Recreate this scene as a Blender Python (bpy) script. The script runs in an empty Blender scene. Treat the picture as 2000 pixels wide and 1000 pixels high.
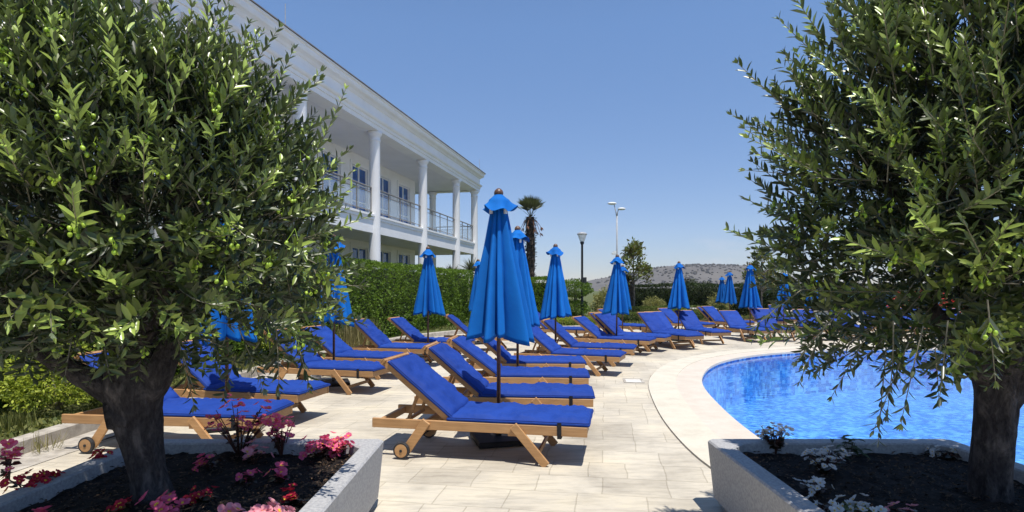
import bpy, bmesh, math, random
import numpy as np
from mathutils import Vector, Matrix, noise, Euler

R = math.radians
random.seed(7)
rng = np.random.default_rng(11)
scene = bpy.context.scene
col = scene.collection
CAM_H, F, HZ = 1.57, 1100.0, 566.0


def at(px, py, z=0.0):
    """ground-plane style point: where the pixel ray meets height z"""
    Y = (CAM_H - z) * F / (py - HZ)
    return Vector(((px - 1000.0) * Y / F, Y, z))


def atY(px, Y, z=0.0):
    return Vector(((px - 1000.0) * Y / F, Y, z))


# ------------------------------------------------------------------ materials
MATS = {}


def nt_new(name):
    m = bpy.data.materials.new(name)
    m.use_nodes = True
    nt = m.node_tree
    return m, nt, nt.nodes['Principled BSDF']


def ramp(nt, fac, stops):
    r = nt.nodes.new('ShaderNodeValToRGB')
    els = r.color_ramp.elements
    while len(els) < len(stops):
        els.new(0.5)
    for e, (p, c) in zip(els, stops):
        e.position = p
        e.color = (*c, 1) if len(c) == 3 else c
    nt.links.new(fac, r.inputs['Fac'])
    return r.outputs['Color']


def noise_fac(nt, scale, detail=4, vec=None, rough=0.55, dist=0.0):
    n = nt.nodes.new('ShaderNodeTexNoise')
    n.inputs['Scale'].default_value = scale
    n.inputs['Detail'].default_value = detail
    n.inputs['Roughness'].default_value = rough
    n.inputs['Distortion'].default_value = dist
    if vec is not None:
        nt.links.new(vec, n.inputs['Vector'])
    return n.outputs['Fac']


def coords(nt, kind='Object', scale=(1, 1, 1), rot=(0, 0, 0)):
    tc = nt.nodes.new('ShaderNodeTexCoord')
    mp = nt.nodes.new('ShaderNodeMapping')
    mp.inputs['Scale'].default_value = scale
    mp.inputs['Rotation'].default_value = rot
    nt.links.new(tc.outputs[kind], mp.inputs['Vector'])
    return mp.outputs['Vector']


def mix(nt, fac, a, b, mode='MIX'):
    n = nt.nodes.new('ShaderNodeMix')
    n.data_type = 'RGBA'
    n.blend_type = mode
    for sock, v in ((n.inputs[0], fac), (n.inputs[6], a), (n.inputs[7], b)):
        if hasattr(v, 'is_linked'):
            nt.links.new(v, sock)
        elif isinstance(v, (int, float)):
            sock.default_value = v
        else:
            sock.default_value = (*v, 1)
    return n.outputs[2]


def bump(nt, bs, h, strength=0.3, dist=0.02):
    b = nt.nodes.new('ShaderNodeBump')
    b.inputs['Strength'].default_value = strength
    b.inputs['Distance'].default_value = dist
    nt.links.new(h, b.inputs['Height'])
    nt.links.new(b.outputs['Normal'], bs.inputs['Normal'])
    return b


def noisy(name, a, b, scale=6, rough=0.8, bump_s=0.0, bscale=None, kind='Object', mscale=(1, 1, 1), spec=0.3, lo=0.35, hi=0.65, bdist=0.01):
    m, nt, bs = nt_new(name)
    v = coords(nt, kind, mscale)
    nt.links.new(ramp(nt, noise_fac(nt, scale, 6, v), [(lo, a), (hi, b)]), bs.inputs['Base Color'])
    bs.inputs['Roughness'].default_value = rough
    bs.inputs['Specular IOR Level'].default_value = spec
    if bump_s:
        bump(nt, bs, noise_fac(nt, bscale or scale * 4, 5, v), bump_s, bdist)
    MATS[name] = m
    return m


def leaf_mat(name, top_a, top_b, under, rough=0.38, spec=0.5, trans=0.25, trans_col=None):
    """two sided leaf: darker upper face, paler lower face, tint per leaf"""
    m, nt, bs = nt_new(name)
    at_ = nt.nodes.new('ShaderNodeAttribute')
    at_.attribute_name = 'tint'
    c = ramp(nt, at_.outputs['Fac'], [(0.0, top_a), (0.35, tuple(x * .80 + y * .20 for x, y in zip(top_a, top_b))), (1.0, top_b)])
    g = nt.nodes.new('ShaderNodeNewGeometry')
    und = mix(nt, at_.outputs['Fac'], tuple(x * .30 for x in under), under)  # low tint also darkens the lower face, deepening painted crown shade
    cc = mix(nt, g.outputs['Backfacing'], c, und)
    nt.links.new(cc, bs.inputs['Base Color'])
    bs.inputs['Roughness'].default_value = rough
    bs.inputs['Specular IOR Level'].default_value = spec
    tr = nt.nodes.new('ShaderNodeBsdfTranslucent')
    tcol = trans_col or (top_b[0] * 1.5, top_b[1] * 1.6, top_b[2])
    tr.inputs['Color'].default_value = (*tcol, 1)
    ms = nt.nodes.new('ShaderNodeMixShader')
    ms.inputs['Fac'].default_value = trans
    out = nt.nodes['Material Output']
    nt.links.new(bs.outputs['BSDF'], ms.inputs[1])
    nt.links.new(tr.outputs['BSDF'], ms.inputs[2])
    nt.links.new(ms.outputs['Shader'], out.inputs['Surface'])
    MATS[name] = m
    return m


def wood_mat(name, a, b, rough=0.55):
    m, nt, bs = nt_new(name)
    v = coords(nt, 'Object', (1.6, 22, 22))
    f1 = noise_fac(nt, 2.2, 6, v, 0.6, 0.4)
    v2 = coords(nt, 'Object', (1, 1, 1))
    f2 = noise_fac(nt, 2.4, 3, v2)
    c = ramp(nt, f1, [(0.3, a), (0.7, b)])
    oi = nt.nodes.new('ShaderNodeObjectInfo')
    c = mix(nt, 0.35, c, ramp(nt, f2, [(0.3, tuple(x * 0.6 for x in a)), (0.7, b)]))
    c = mix(nt, 1.0, c, ramp(nt, oi.outputs['Random'], [(0, (0.78, 0.76, 0.74)), (1, (1.12, 1.08, 1.02))]), 'MULTIPLY')
    nt.links.new(c, bs.inputs['Base Color'])
    bs.inputs['Roughness'].default_value = rough
    bump(nt, bs, f1, 0.15, 0.004)
    MATS[name] = m
    return m


def fabric_mat(name, a, b, rough=0.8, wr=0.25, wscale=9, sheen=0.15):
    m, nt, bs = nt_new(name)
    v = coords(nt, 'Object')
    f = noise_fac(nt, 3.0, 4, v)
    oi = nt.nodes.new('ShaderNodeObjectInfo')
    c = ramp(nt, f, [(0.3, a), (0.7, b)])
    c = mix(nt, 1.0, c, ramp(nt, oi.outputs['Random'], [(0, (0.86, 0.86, 0.88)), (1, (1.1, 1.12, 1.05))]), 'MULTIPLY')
    nt.links.new(c, bs.inputs['Base Color'])
    bs.inputs['Roughness'].default_value = rough
    bs.inputs['Specular IOR Level'].default_value = 0.25
    bs.inputs['Sheen Weight'].default_value = sheen
    bump(nt, bs, noise_fac(nt, wscale, 3, v, 0.5, 0.8), wr, 0.02)
    MATS[name] = m
    return m


wood_mat('teak', (0.36, 0.19, 0.075), (0.56, 0.33, 0.15))
wood_mat('pole_wood', (0.075, 0.028, 0.014), (0.13, 0.05, 0.024), 0.45)
wood_mat('finial_wood', (0.10, 0.05, 0.03), (0.17, 0.09, 0.055), 0.4)
fabric_mat('cushion_blue', (0.007, 0.036, 0.225), (0.010, 0.047, 0.285), 0.75, 0.35, 10, 0.0)
fabric_mat('piping_blue', (0.006, 0.026, 0.17), (0.008, 0.032, 0.21), 0.75, 0.1, 10, 0.0)
fabric_mat('canopy_blue', (0.001, 0.105, 0.41), (0.002, 0.13, 0.48), 0.85, 0.2, 6, 0.0)
noisy('rubber', (0.02, 0.02, 0.022), (0.05, 0.05, 0.055), 20, 0.7)
noisy('strap_black', (0.008, 0.008, 0.01), (0.015, 0.015, 0.018), 30, 0.6)
noisy('base_black', (0.010, 0.010, 0.012), (0.02, 0.02, 0.022), 15, 0.6)
noisy('metal_dark', (0.018, 0.02, 0.024), (0.03, 0.033, 0.038), 10, 0.45)
noisy('metal_grey', (0.30, 0.31, 0.32), (0.42, 0.43, 0.44), 10, 0.4)
noisy('rail_metal', (0.16, 0.15, 0.14), (0.24, 0.23, 0.21), 10, 0.35)
noisy('white_plastic', (0.68, 0.68, 0.66), (0.76, 0.76, 0.74), 10, 0.5)
noisy('white_paint', (0.80, 0.79, 0.775), (0.86, 0.855, 0.845), 1.2, 0.75, 0.06, 30)
noisy('ceiling_paint', (0.74, 0.725, 0.715), (0.80, 0.785, 0.775), 1.0, 0.85)
noisy('roof_tile', (0.16, 0.15, 0.145), (0.26, 0.24, 0.23), 3, 0.8, 0.3, 12)
noisy('concrete_planter', (0.30, 0.30, 0.305), (0.41, 0.405, 0.40), 60, 0.9, 0.5, 150, lo=0.38, hi=0.62, bdist=0.004)
noisy('kerb_concrete', (0.30, 0.27, 0.23), (0.47, 0.43, 0.37), 9, 0.9, 0.4, 60)
noisy('white_stone', (0.52, 0.49, 0.44), (0.66, 0.63, 0.57), 4, 0.85, 0.2, 30)
noisy('soil', (0.004, 0.003, 0.003), (0.020, 0.013, 0.009), 28, 0.95, 0.9, 60, bdist=0.02)
noisy('mulch', (0.03, 0.018, 0.010), (0.16, 0.10, 0.06), 40, 0.9)
noisy('lawn', (0.055, 0.075, 0.018), (0.12, 0.125, 0.04), 9, 0.95, 0.9, 60, bdist=0.03)
noisy('palm_bark', (0.022, 0.017, 0.013), (0.085, 0.066, 0.05), 18, 0.95, 0.9, 30, bdist=0.03)
noisy('thin_bark', (0.10, 0.085, 0.07), (0.20, 0.17, 0.14), 12, 0.9, 0.4, 40)
noisy('twig_bark', (0.13, 0.12, 0.085), (0.26, 0.24, 0.17), 30, 0.85)
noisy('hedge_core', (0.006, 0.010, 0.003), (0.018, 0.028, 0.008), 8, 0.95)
noisy('stem_red', (0.05, 0.02, 0.015), (0.10, 0.035, 0.02), 20, 0.6)
noisy('petal_pink', (0.78, 0.05, 0.19), (0.90, 0.24, 0.38), 45, 0.6, lo=0.3, hi=0.75)
noisy('petal_rose', (0.84, 0.24, 0.32), (0.90, 0.50, 0.53), 45, 0.6, lo=0.3, hi=0.75)
noisy('petal_red', (0.42, 0.012, 0.035), (0.58, 0.03, 0.07), 45, 0.6)
noisy('petal_white', (0.66, 0.64, 0.62), (0.80, 0.78, 0.76), 45, 0.6)
noisy('petal_scarlet', (0.60, 0.03, 0.03), (0.75, 0.10, 0.08), 12, 0.6)
noisy('stamen_yellow', (0.70, 0.42, 0.03), (0.80, 0.55, 0.06), 40, 0.6)
noisy('olive_fruit', (0.26, 0.42, 0.03), (0.40, 0.56, 0.06), 30, 0.35, spec=0.5)
noisy('dead_frond', (0.13, 0.055, 0.03), (0.24, 0.12, 0.07), 20, 0.9)
noisy('far_tree', (0.045, 0.055, 0.032), (0.08, 0.09, 0.055), 0.6, 0.95)
noisy('scrub', (0.045, 0.044, 0.040), (0.065, 0.063, 0.055), 0.02, 0.95)
for pn in ('petal_pink', 'petal_rose', 'petal_red', 'petal_white'):
    m_ = MATS[pn]
    nt_ = m_.node_tree
    b_ = nt_.nodes['Principled BSDF']
    tr_ = nt_.nodes.new('ShaderNodeBsdfTranslucent')
    nt_.links.new(b_.inputs['Base Color'].links[0].from_socket, tr_.inputs['Color'])
    ms_ = nt_.nodes.new('ShaderNodeMixShader')
    ms_.inputs['Fac'].default_value = 0.42
    nt_.links.new(b_.outputs['BSDF'], ms_.inputs[1])
    nt_.links.new(tr_.outputs['BSDF'], ms_.inputs[2])
    nt_.links.new(ms_.outputs['Shader'], nt_.nodes['Material Output'].inputs['Surface'])
leaf_mat('olive_leaf', (0.007, 0.014, 0.006), (0.34, 0.44, 0.085), (0.14, 0.175, 0.10), 0.33, 0.5, 0.10, (0.20, 0.31, 0.045))  # near-black to bright: inner crown shade and sunlit tips in the colour
leaf_mat('hedge_leaf', (0.04, 0.085, 0.011), (0.18, 0.285, 0.028), (0.09, 0.145, 0.02), 0.55, 0.3, 0.25)
leaf_mat('dark_hedge_leaf', (0.010, 0.020, 0.005), (0.055, 0.085, 0.018), (0.03, 0.05, 0.014), 0.6, 0.3, 0.15)
leaf_mat('box_leaf', (0.045, 0.075, 0.013), (0.17, 0.21, 0.045), (0.12, 0.15, 0.04), 0.5, 0.3, 0.2)
leaf_mat('variegated_leaf', (0.10, 0.115, 0.03), (0.36, 0.34, 0.13), (0.28, 0.26, 0.12), 0.5, 0.3, 0.2)
leaf_mat('bright_leaf', (0.12, 0.17, 0.02), (0.42, 0.47, 0.06), (0.22, 0.25, 0.06), 0.5, 0.3, 0.25)
leaf_mat('grass_leaf', (0.06, 0.085, 0.02), (0.27, 0.27, 0.09), (0.17, 0.18, 0.06), 0.6, 0.2, 0.2)
leaf_mat('dry_grass', (0.13, 0.13, 0.045), (0.36, 0.31, 0.15), (0.25, 0.22, 0.11), 0.7, 0.2, 0.2)
leaf_mat('magnolia_leaf', (0.05, 0.085, 0.018), (0.24, 0.28, 0.07), (0.20, 0.15, 0.05), 0.35, 0.5, 0.12)
leaf_mat('palm_leaf', (0.045, 0.060, 0.022), (0.15, 0.17, 0.075), (0.11, 0.125, 0.06), 0.45, 0.4, 0.1)
leaf_mat('begonia_leaf', (0.012, 0.020, 0.008), (0.065, 0.030, 0.016), (0.06, 0.02, 0.015), 0.4, 0.45, 0.12, (0.12, 0.04, 0.02))
leaf_mat('fresh_leaf', (0.05, 0.085, 0.015), (0.24, 0.24, 0.04), (0.18, 0.20, 0.05), 0.45, 0.4, 0.25)
leaf_mat('oleander_leaf', (0.02, 0.035, 0.01), (0.08, 0.11, 0.03), (0.07, 0.09, 0.03), 0.5, 0.3, 0.15)


def bark_mat():
    m, nt, bs = nt_new('olive_bark')
    v = coords(nt, 'Object', (1, 1, 0.45))
    f = noise_fac(nt, 13, 8, v, 0.65, 0.6)
    f2 = noise_fac(nt, 60, 5, v, 0.6)
    c = ramp(nt, f, [(0.34, (0.014, 0.012, 0.013)), (0.52, (0.048, 0.042, 0.043)), (0.70, (0.19, 0.165, 0.15))])
    c = mix(nt, 0.35, c, ramp(nt, f2, [(0.35, (0.01, 0.009, 0.01)), (0.7, (0.12, 0.105, 0.10))]))
    nt.links.new(c, bs.inputs['Base Color'])
    bs.inputs['Roughness'].default_value = 0.9
    bs.inputs['Specular IOR Level'].default_value = 0.2
    ad = nt.nodes.new('ShaderNodeMath')
    ad.operation = 'MULTIPLY_ADD'
    nt.links.new(f, ad.inputs[0])
    ad.inputs[1].default_value = 1.6
    nt.links.new(f2, ad.inputs[2])
    bump(nt, bs, ad.outputs[0], 0.9, 0.025)
    MATS['olive_bark'] = m


bark_mat()


def deck_mat():
    m, nt, bs = nt_new('stamped_paving')
    v = coords(nt, 'Object', (1, 1, 1), (0, 0, R(9.4)))
    # slight wander so joints are not ruler straight
    vn = nt.nodes.new('ShaderNodeTexNoise')
    vn.inputs['Scale'].default_value = 2.5
    nt.links.new(v, vn.inputs['Vector'])
    vm = nt.nodes.new('ShaderNodeVectorMath')
    vm.operation = 'MULTIPLY_ADD'
    nt.links.new(vn.outputs['Color'], vm.inputs[0])
    vm.inputs[1].default_value = (0.05, 0.05, 0)
    nt.links.new(v, vm.inputs[2])
    bt = nt.nodes.new('ShaderNodeTexBrick')
    bt.offset = 0.37
    bt.offset_frequency = 2
    bt.squash = 0.62
    bt.squash_frequency = 3
    for k, val in (('Scale', 1.0), ('Mortar Size', 0.006), ('Mortar Smooth', 0.5), ('Brick Width', 0.52), ('Row Height', 0.40), ('Bias', 0.0)):
        bt.inputs[k].default_value = val
    bt.inputs['Color1'].default_value = (0.50, 0.455, 0.37, 1)
    bt.inputs['Color2'].default_value = (0.56, 0.515, 0.425, 1)
    bt.inputs['Mortar'].default_value = (0.42, 0.38, 0.30, 1)
    nt.links.new(vm.outputs['Vector'], bt.inputs['Vector'])
    stain = ramp(nt, noise_fac(nt, 0.9, 8, v, 0.62, 0.3), [(0.30, (0.66, 0.65, 0.65)), (0.50, (0.97, 0.96, 0.95)), (0.66, (1.14, 1.11, 1.04))])
    vs = coords(nt, 'Object', (1.0, 5.0, 1), (0, 0, R(9.4)))
    streak = ramp(nt, noise_fac(nt, 2.6, 8, vs, 0.68), [(0.3, (0.66, 0.65, 0.64)), (0.53, (1, 1, 1)), (0.72, (1.08, 1.05, 1.0))])
    c = mix(nt, 1.0, bt.outputs['Color'], stain, 'MULTIPLY')
    c = mix(nt, 0.8, c, streak, 'MULTIPLY')
    nt.links.new(c, bs.inputs['Base Color'])
    bs.inputs['Roughness'].default_value = 0.82
    bs.inputs['Specular IOR Level'].default_value = 0.25
    inv = nt.nodes.new('ShaderNodeMath')
    inv.operation = 'MULTIPLY_ADD'
    nt.links.new(bt.outputs['Fac'], inv.inputs[0])
    inv.inputs[1].default_value = -0.8
    nt.links.new(noise_fac(nt, 9, 8, vs, 0.65), inv.inputs[2])
    bump(nt, bs, inv.outputs[0], 0.5, 0.012)
    MATS['stamped_paving'] = m


deck_mat()


def coping_mat(name, a, b, c0):
    m, nt, bs = nt_new(name)
    v = coords(nt, 'Object')
    c = ramp(nt, noise_fac(nt, 3.2, 8, v, 0.65), [(0.3, c0), (0.5, a), (0.7, b)])
    c = mix(nt, 0.3, c, ramp(nt, noise_fac(nt, 40, 4, v), [(0.3, c0), (0.7, b)]))
    nt.links.new(c, bs.inputs['Base Color'])
    bs.inputs['Roughness'].default_value = 0.8
    bump(nt, bs, noise_fac(nt, 30, 5, v), 0.25, 0.01)
    MATS[name] = m


coping_mat('coping_pale', (0.57, 0.525, 0.42), (0.63, 0.58, 0.475), (0.49, 0.44, 0.35))
coping_mat('coping_pink', (0.56, 0.49, 0.405), (0.62, 0.56, 0.475), (0.49, 0.42, 0.34))


def tile_mat():
    m, nt, bs = nt_new('pool_tile')
    v = coords(nt, 'Object', (1, 1, 1))
    ch = nt.nodes.new('ShaderNodeTexVoronoi')
    ch.distance = 'CHEBYCHEV'
    ch.inputs['Scale'].default_value = 12.0
    ch.inputs['Randomness'].default_value = 0.0
    nt.links.new(v, ch.inputs['Vector'])
    c = ramp(nt, ch.outputs['Color'], [(0.25, (0.006, 0.12, 0.48)), (0.5, (0.035, 0.30, 0.80)), (0.75, (0.40, 0.70, 0.95))])
    nt.links.new(c, bs.inputs['Base Color'])
    bs.inputs['Roughness'].default_value = 0.3
    MATS['pool_tile'] = m


tile_mat()


def water_mat():
    m = bpy.data.materials.new('pool_water_surface')
    m.use_nodes = True
    nt = m.node_tree
    nt.nodes.clear()
    out = nt.nodes.new('ShaderNodeOutputMaterial')
    gl = nt.nodes.new('ShaderNodeBsdfGlossy')
    gl.inputs['Roughness'].default_value = 0.02
    gl.inputs['Color'].default_value = (0.95, 0.97, 1, 1)
    rt = nt.nodes.new('ShaderNodeBsdfTransparent')
    rt.inputs['Color'].default_value = (0.70, 0.93, 1.0, 1)
    rr = nt.nodes.new('ShaderNodeBsdfRefraction')
    rr.inputs['IOR'].default_value = 1.33
    rr.inputs['Roughness'].default_value = 0.0
    rr.inputs['Color'].default_value = (0.70, 0.93, 1.0, 1)
    rf = nt.nodes.new('ShaderNodeMixShader')
    rf.inputs['Fac'].default_value = 0.35
    nt.links.new(rt.outputs['BSDF'], rf.inputs[1])
    nt.links.new(rr.outputs['BSDF'], rf.inputs[2])
    fr = nt.nodes.new('ShaderNodeFresnel')
    fr.inputs['IOR'].default_value = 1.7
    v = coords(nt, 'Object', (0.75, 1.6, 1), (0, 0, R(12)))
    n1 = noise_fac(nt, 7.0, 2, v, 0.5, 0.5)
    n2 = noise_fac(nt, 2.0, 2, v, 0.5, 0.3)
    ad = nt.nodes.new('ShaderNodeMath')
    ad.operation = 'ADD'
    nt.links.new(n1, ad.inputs[0])
    nt.links.new(n2, ad.inputs[1])
    for sock, st, ds in ((gl.inputs['Normal'], 0.22, 0.02), (rr.inputs['Normal'], 0.35, 0.06)):
        b = nt.nodes.new('ShaderNodeBump')
        b.inputs['Strength'].default_value = st
        b.inputs['Distance'].default_value = ds
        nt.links.new(ad.outputs[0], b.inputs['Height'])
        nt.links.new(b.outputs['Normal'], sock)
    ms = nt.nodes.new('ShaderNodeMixShader')
    nt.links.new(fr.outputs['Fac'], ms.inputs['Fac'])
    nt.links.new(rf.outputs['Shader'], ms.inputs[1])
    nt.links.new(gl.outputs['BSDF'], ms.inputs[2])
    nt.links.new(ms.outputs['Shader'], out.inputs['Surface'])
    MATS['pool_water_surface'] = m


water_mat()


def glass_mats():
    m, nt, bs = nt_new('window_glass')
    v = coords(nt, 'Object')
    nt.links.new(ramp(nt, noise_fac(nt, 0.8, 2, v), [(0.35, (0.010, 0.055, 0.22)), (0.65, (0.03, 0.17, 0.52))]), bs.inputs['Base Color'])  # blue of reflected sky and curtains put into the pane colour
    bs.inputs['Roughness'].default_value = 0.04
    bs.inputs['Specular IOR Level'].default_value = 0.7
    MATS['window_glass'] = m
    m, nt, bs = nt_new('clear_glass')
    bs.inputs['Base Color'].default_value = (0.7, 0.8, 0.85, 1)
    bs.inputs['Roughness'].default_value = 0.05
    bs.inputs['Alpha'].default_value = 0.22
    MATS['clear_glass'] = m
    m, nt, bs = nt_new('lamp_glass')
    bs.inputs['Base Color'].default_value = (0.75, 0.75, 0.70, 1)
    bs.inputs['Roughness'].default_value = 0.2
    bs.inputs['Alpha'].default_value = 0.5
    MATS['lamp_glass'] = m


glass_mats()


def hill_mat():
    m, nt, bs = nt_new('hill_rock')
    v = coords(nt, 'Object')
    c = ramp(nt, noise_fac(nt, 0.012, 8, v, 0.7), [(0.3, (0.072, 0.064, 0.056)), (0.5, (0.10, 0.09, 0.078)), (0.7, (0.13, 0.118, 0.102))])
    nt.links.new(c, bs.inputs['Base Color'])
    bs.inputs['Roughness'].default_value = 0.95
    MATS['hill_rock'] = m


hill_mat()


# ------------------------------------------------------------------ object helpers
def tag(o, label=None, cat=None, group=None, kind=None):
    if label:
        o['label'] = label
    if cat:
        o['category'] = cat
    if group:
        o['group'] = group
    if kind:
        o['kind'] = kind
    return o


def empty(name, loc=(0, 0, 0), rz=0.0, label=None, cat=None, group=None):
    o = bpy.data.objects.new(name, None)
    o.empty_display_size = 0.2
    o.location = loc
    o.rotation_euler = (0, 0, rz)
    col.objects.link(o)
    return tag(o, label, cat, group)


def link(name, me, mat, parent=None, smooth=False):
    if mat is not None and not me.materials:
        for x in (mat if isinstance(mat, (list, tuple)) else [mat]):
            me.materials.append(MATS[x] if isinstance(x, str) else x)
    if smooth:
        me.shade_smooth()
    o = bpy.data.objects.new(name, me)
    col.objects.link(o)
    if parent is not None:
        o.parent = parent
    return o


def bm_obj(name, bm, mat, parent=None, smooth=False, bevel=0.0):
    if bevel:
        bmesh.ops.bevel(bm, geom=bm.edges[:], offset=bevel, segments=1, affect='EDGES', clamp_overlap=True)
    bmesh.ops.recalc_face_normals(bm, faces=bm.faces[:])
    me = bpy.data.meshes.new(name)
    bm.to_mesh(me)
    bm.free()
    return link(name, me, mat, parent, smooth)


def box(bm, c, s, rot=None):
    """c centre, s full sizes"""
    M = Matrix.Translation(c)
    if rot is not None:
        M = M @ rot
    M = M @ Matrix.Diagonal((*s, 1))
    bmesh.ops.create_cube(bm, size=1.0, matrix=M)


def box2(bm, a, b):
    a, b = Vector(a), Vector(b)
    box(bm, (a + b) / 2, [abs(x) for x in (b - a)])


def beam(bm, p0, p1, w, t, side=Vector((0, 1, 0))):
    """bar from p0 to p1; t along 'side', w across"""
    p0, p1 = Vector(p0), Vector(p1)
    d = (p1 - p0)
    L = d.length
    x = d.normalized()
    y = (side - x * side.dot(x)).normalized()
    z = x.cross(y)
    M = Matrix((x, y, z)).transposed().to_4x4()
    box(bm, (p0 + p1) / 2, (L, t, w), M)


def tube(bm, pts, radii, seg=10, cap=True, jitter=None):
    pts = [Vector(p) for p in pts]
    rings = []
    up = Vector((0.13, 0.97, 0.2)).normalized()
    for i, p in enumerate(pts):
        a = pts[max(i - 1, 0)]
        b = pts[min(i + 1, len(pts) - 1)]
        d = (b - a).normalized()
        x = (up - d * up.dot(d)).normalized()
        y = d.cross(x)
        r = radii[i] if isinstance(radii, (list, tuple)) else radii
        ring = []
        for k in range(seg):
            t = 2 * math.pi * k / seg
            rr = r * (jitter(i, t, p) if jitter else 1.0)
            ring.append(bm.verts.new(p + (x * math.cos(t) + y * math.sin(t)) * rr))
        rings.append(ring)
    for a, b in zip(rings, rings[1:]):
        for k in range(seg):
            bm.faces.new((a[k], a[(k + 1) % seg], b[(k + 1) % seg], b[k]))
    if cap:
        bm.faces.new(list(reversed(rings[0])))
        bm.faces.new(rings[-1])


def lathe(bm, prof, seg=20, c=(0, 0, 0)):
    rings = []
    for r, z in prof:
        rings.append([bm.verts.new((c[0] + r * math.cos(2 * math.pi * k / seg), c[1] + r * math.sin(2 * math.pi * k / seg), c[2] + z)) for k in range(seg)])
    for a, b in zip(rings, rings[1:]):
        for k in range(seg):
            bm.faces.new((a[k], a[(k + 1) % seg], b[(k + 1) % seg], b[k]))
    bm.faces.new(list(reversed(rings[0])))
    bm.faces.new(rings[-1])


def copy_tree(o, parent=None):
    c = o.copy()
    col.objects.link(c)
    if parent is not None:
        c.parent = parent
    for ch in o.children:
        copy_tree(ch, c)
    return c


# numpy mesh -------------------------------------------------------------
def np_mesh(name, verts, faces_list, tint=None, mat_idx=None):
    """faces_list: list of int arrays (n,3) or (n,4)"""
    me = bpy.data.meshes.new(name)
    verts = np.asarray(verts, np.float32)
    me.vertices.add(len(verts))
    me.vertices.foreach_set('co', verts.ravel())
    tot = np.concatenate([np.full(len(f), f.shape[1], np.int32) for f in faces_list])
    idx = np.concatenate([f.ravel() for f in faces_list]).astype(np.int32)
    me.loops.add(len(idx))
    me.loops.foreach_set('vertex_index', idx)
    me.polygons.add(len(tot))
    start = np.concatenate([[0], np.cumsum(tot)[:-1]]).astype(np.int32)
    me.polygons.foreach_set('loop_start', start)
    if mat_idx is not None:
        me.polygons.foreach_set('material_index', np.asarray(mat_idx, np.int32))
    me.update(calc_edges=True)
    if tint is not None:
        a = me.attributes.new('tint', 'FLOAT', 'POINT')
        a.data.foreach_set('value', np.asarray(tint, np.float32))
    return me


def unit(a):
    return a / np.maximum(np.linalg.norm(a, axis=1, keepdims=True), 1e-9)


def leaf_arrays(P, D, U, L, W, fold=0.25, curl=0.12):
    """shaped leaves: base P, direction D, upper side U, length L, width W"""
    n = len(P)
    D = unit(D)
    S = unit(np.cross(D, U))
    U = np.cross(S, D)
    L = L[:, None]
    W = W[:, None] * 0.5
    def pt(t, w, up):
        return P + D * (L * t) + S * (W * w) + U * (W * up * fold * 2) - U * (L * curl * t * t)
    V = np.stack([pt(0, 0, 0), pt(0.28, -0.85, 1), pt(0.3, 0, 0), pt(0.28, 0.85, 1),
                  pt(0.66, -0.86, 1), pt(0.66, 0, 0), pt(0.66, 0.86, 1), pt(1.0, 0, 0.2)], 1).reshape(-1, 3)
    b = (np.arange(n) * 8)[:, None]
    tris = np.concatenate([b + np.array([[0, 2, 1]]), b + np.array([[0, 3, 2]]), b + np.array([[4, 5, 7]]), b + np.array([[5, 6, 7]])])
    quads = np.concatenate([b + np.array([[1, 2, 5, 4]]), b + np.array([[2, 3, 6, 5]])])
    return V, [tris, quads]


def diamond_arrays(P, D, U, L, W, bend=0.15):
    n = len(P)
    D = unit(D)
    S = unit(np.cross(D, U))
    U = np.cross(S, D)
    L = L[:, None]
    W = W[:, None] * 0.5
    V = np.stack([P, P + D * L * 0.5 - S * W + U * L * bend, P + D * L, P + D * L * 0.5 + S * W + U * L * bend], 1).reshape(-1, 3)
    b = (np.arange(n) * 4)[:, None]
    return V, [b + np.array([[0, 3, 2, 1]])]


def rand_dirs(n):
    return unit(rng.normal(size=(n, 3)))


def leaf_mesh(name, P, D, U, L, W, shaped=True, tint=None, **kw):
    V, Fs = (leaf_arrays if shaped else diamond_arrays)(P, D, U, L, W, **kw)
    if tint is None:
        tint = rng.random(len(P))
    return np_mesh(name, V, Fs, np.repeat(tint, 8 if shaped else 4))


# ------------------------------------------------------------------ world, sun, camera
SUN = Vector((0.14, -0.26, 0.95)).normalized()
elev = math.asin(SUN.z)
azim = math.atan2(SUN.x, SUN.y)          # clockwise from +Y
w = bpy.data.worlds.new('World')
scene.world = w
w.use_nodes = True
wn = w.node_tree
sky = wn.nodes.new('ShaderNodeTexSky')
sky.sky_type = 'NISHITA'
sky.sun_disc = False
sky.sun_elevation = elev
sky.sun_rotation = azim
sky.air_density = 0.85
sky.dust_density = 0.0
sky.ozone_density = 4.0
bg = wn.nodes['Background']
bg.inputs['Strength'].default_value = 0.115
tc_ = wn.nodes.new('ShaderNodeTexCoord')
sx_ = wn.nodes.new('ShaderNodeSeparateXYZ')
wn.links.new(tc_.outputs['Generated'], sx_.inputs[0])
air_ = ramp(wn, sx_.outputs['Z'], [(0.0, (0.60, 0.54, 0.57)), (0.10, (0.78, 0.73, 0.77)), (0.42, (1.04, 1.10, 1.14))])
sky_c = mix(wn, 1.0, sky.outputs['Color'], air_, 'MULTIPLY')
mp_ = wn.nodes.new('ShaderNodeMapping')
mp_.inputs['Scale'].default_value = (5, 5, 16)
wn.links.new(tc_.outputs['Generated'], mp_.inputs['Vector'])
cl_ = ramp(wn, noise_fac(wn, 1.3, 6, mp_.outputs['Vector'], 0.6), [(0.56, (0, 0, 0)), (0.78, (1, 1, 1))])
bd_m = ramp(wn, sx_.outputs['Z'], [(0.0, (0.2, 0.2, 0.2)), (0.05, (0.45, 0.45, 0.45)), (0.16, (0, 0, 0))])
sky_c = mix(wn, mix(wn, 1.0, cl_, bd_m, 'MULTIPLY'), sky_c, (4.6, 4.7, 5.2))
wn.links.new(sky_c, bg.inputs['Color'])
sd = bpy.data.lights.new('sun', 'SUN')
sd.energy = 4.2
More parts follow.
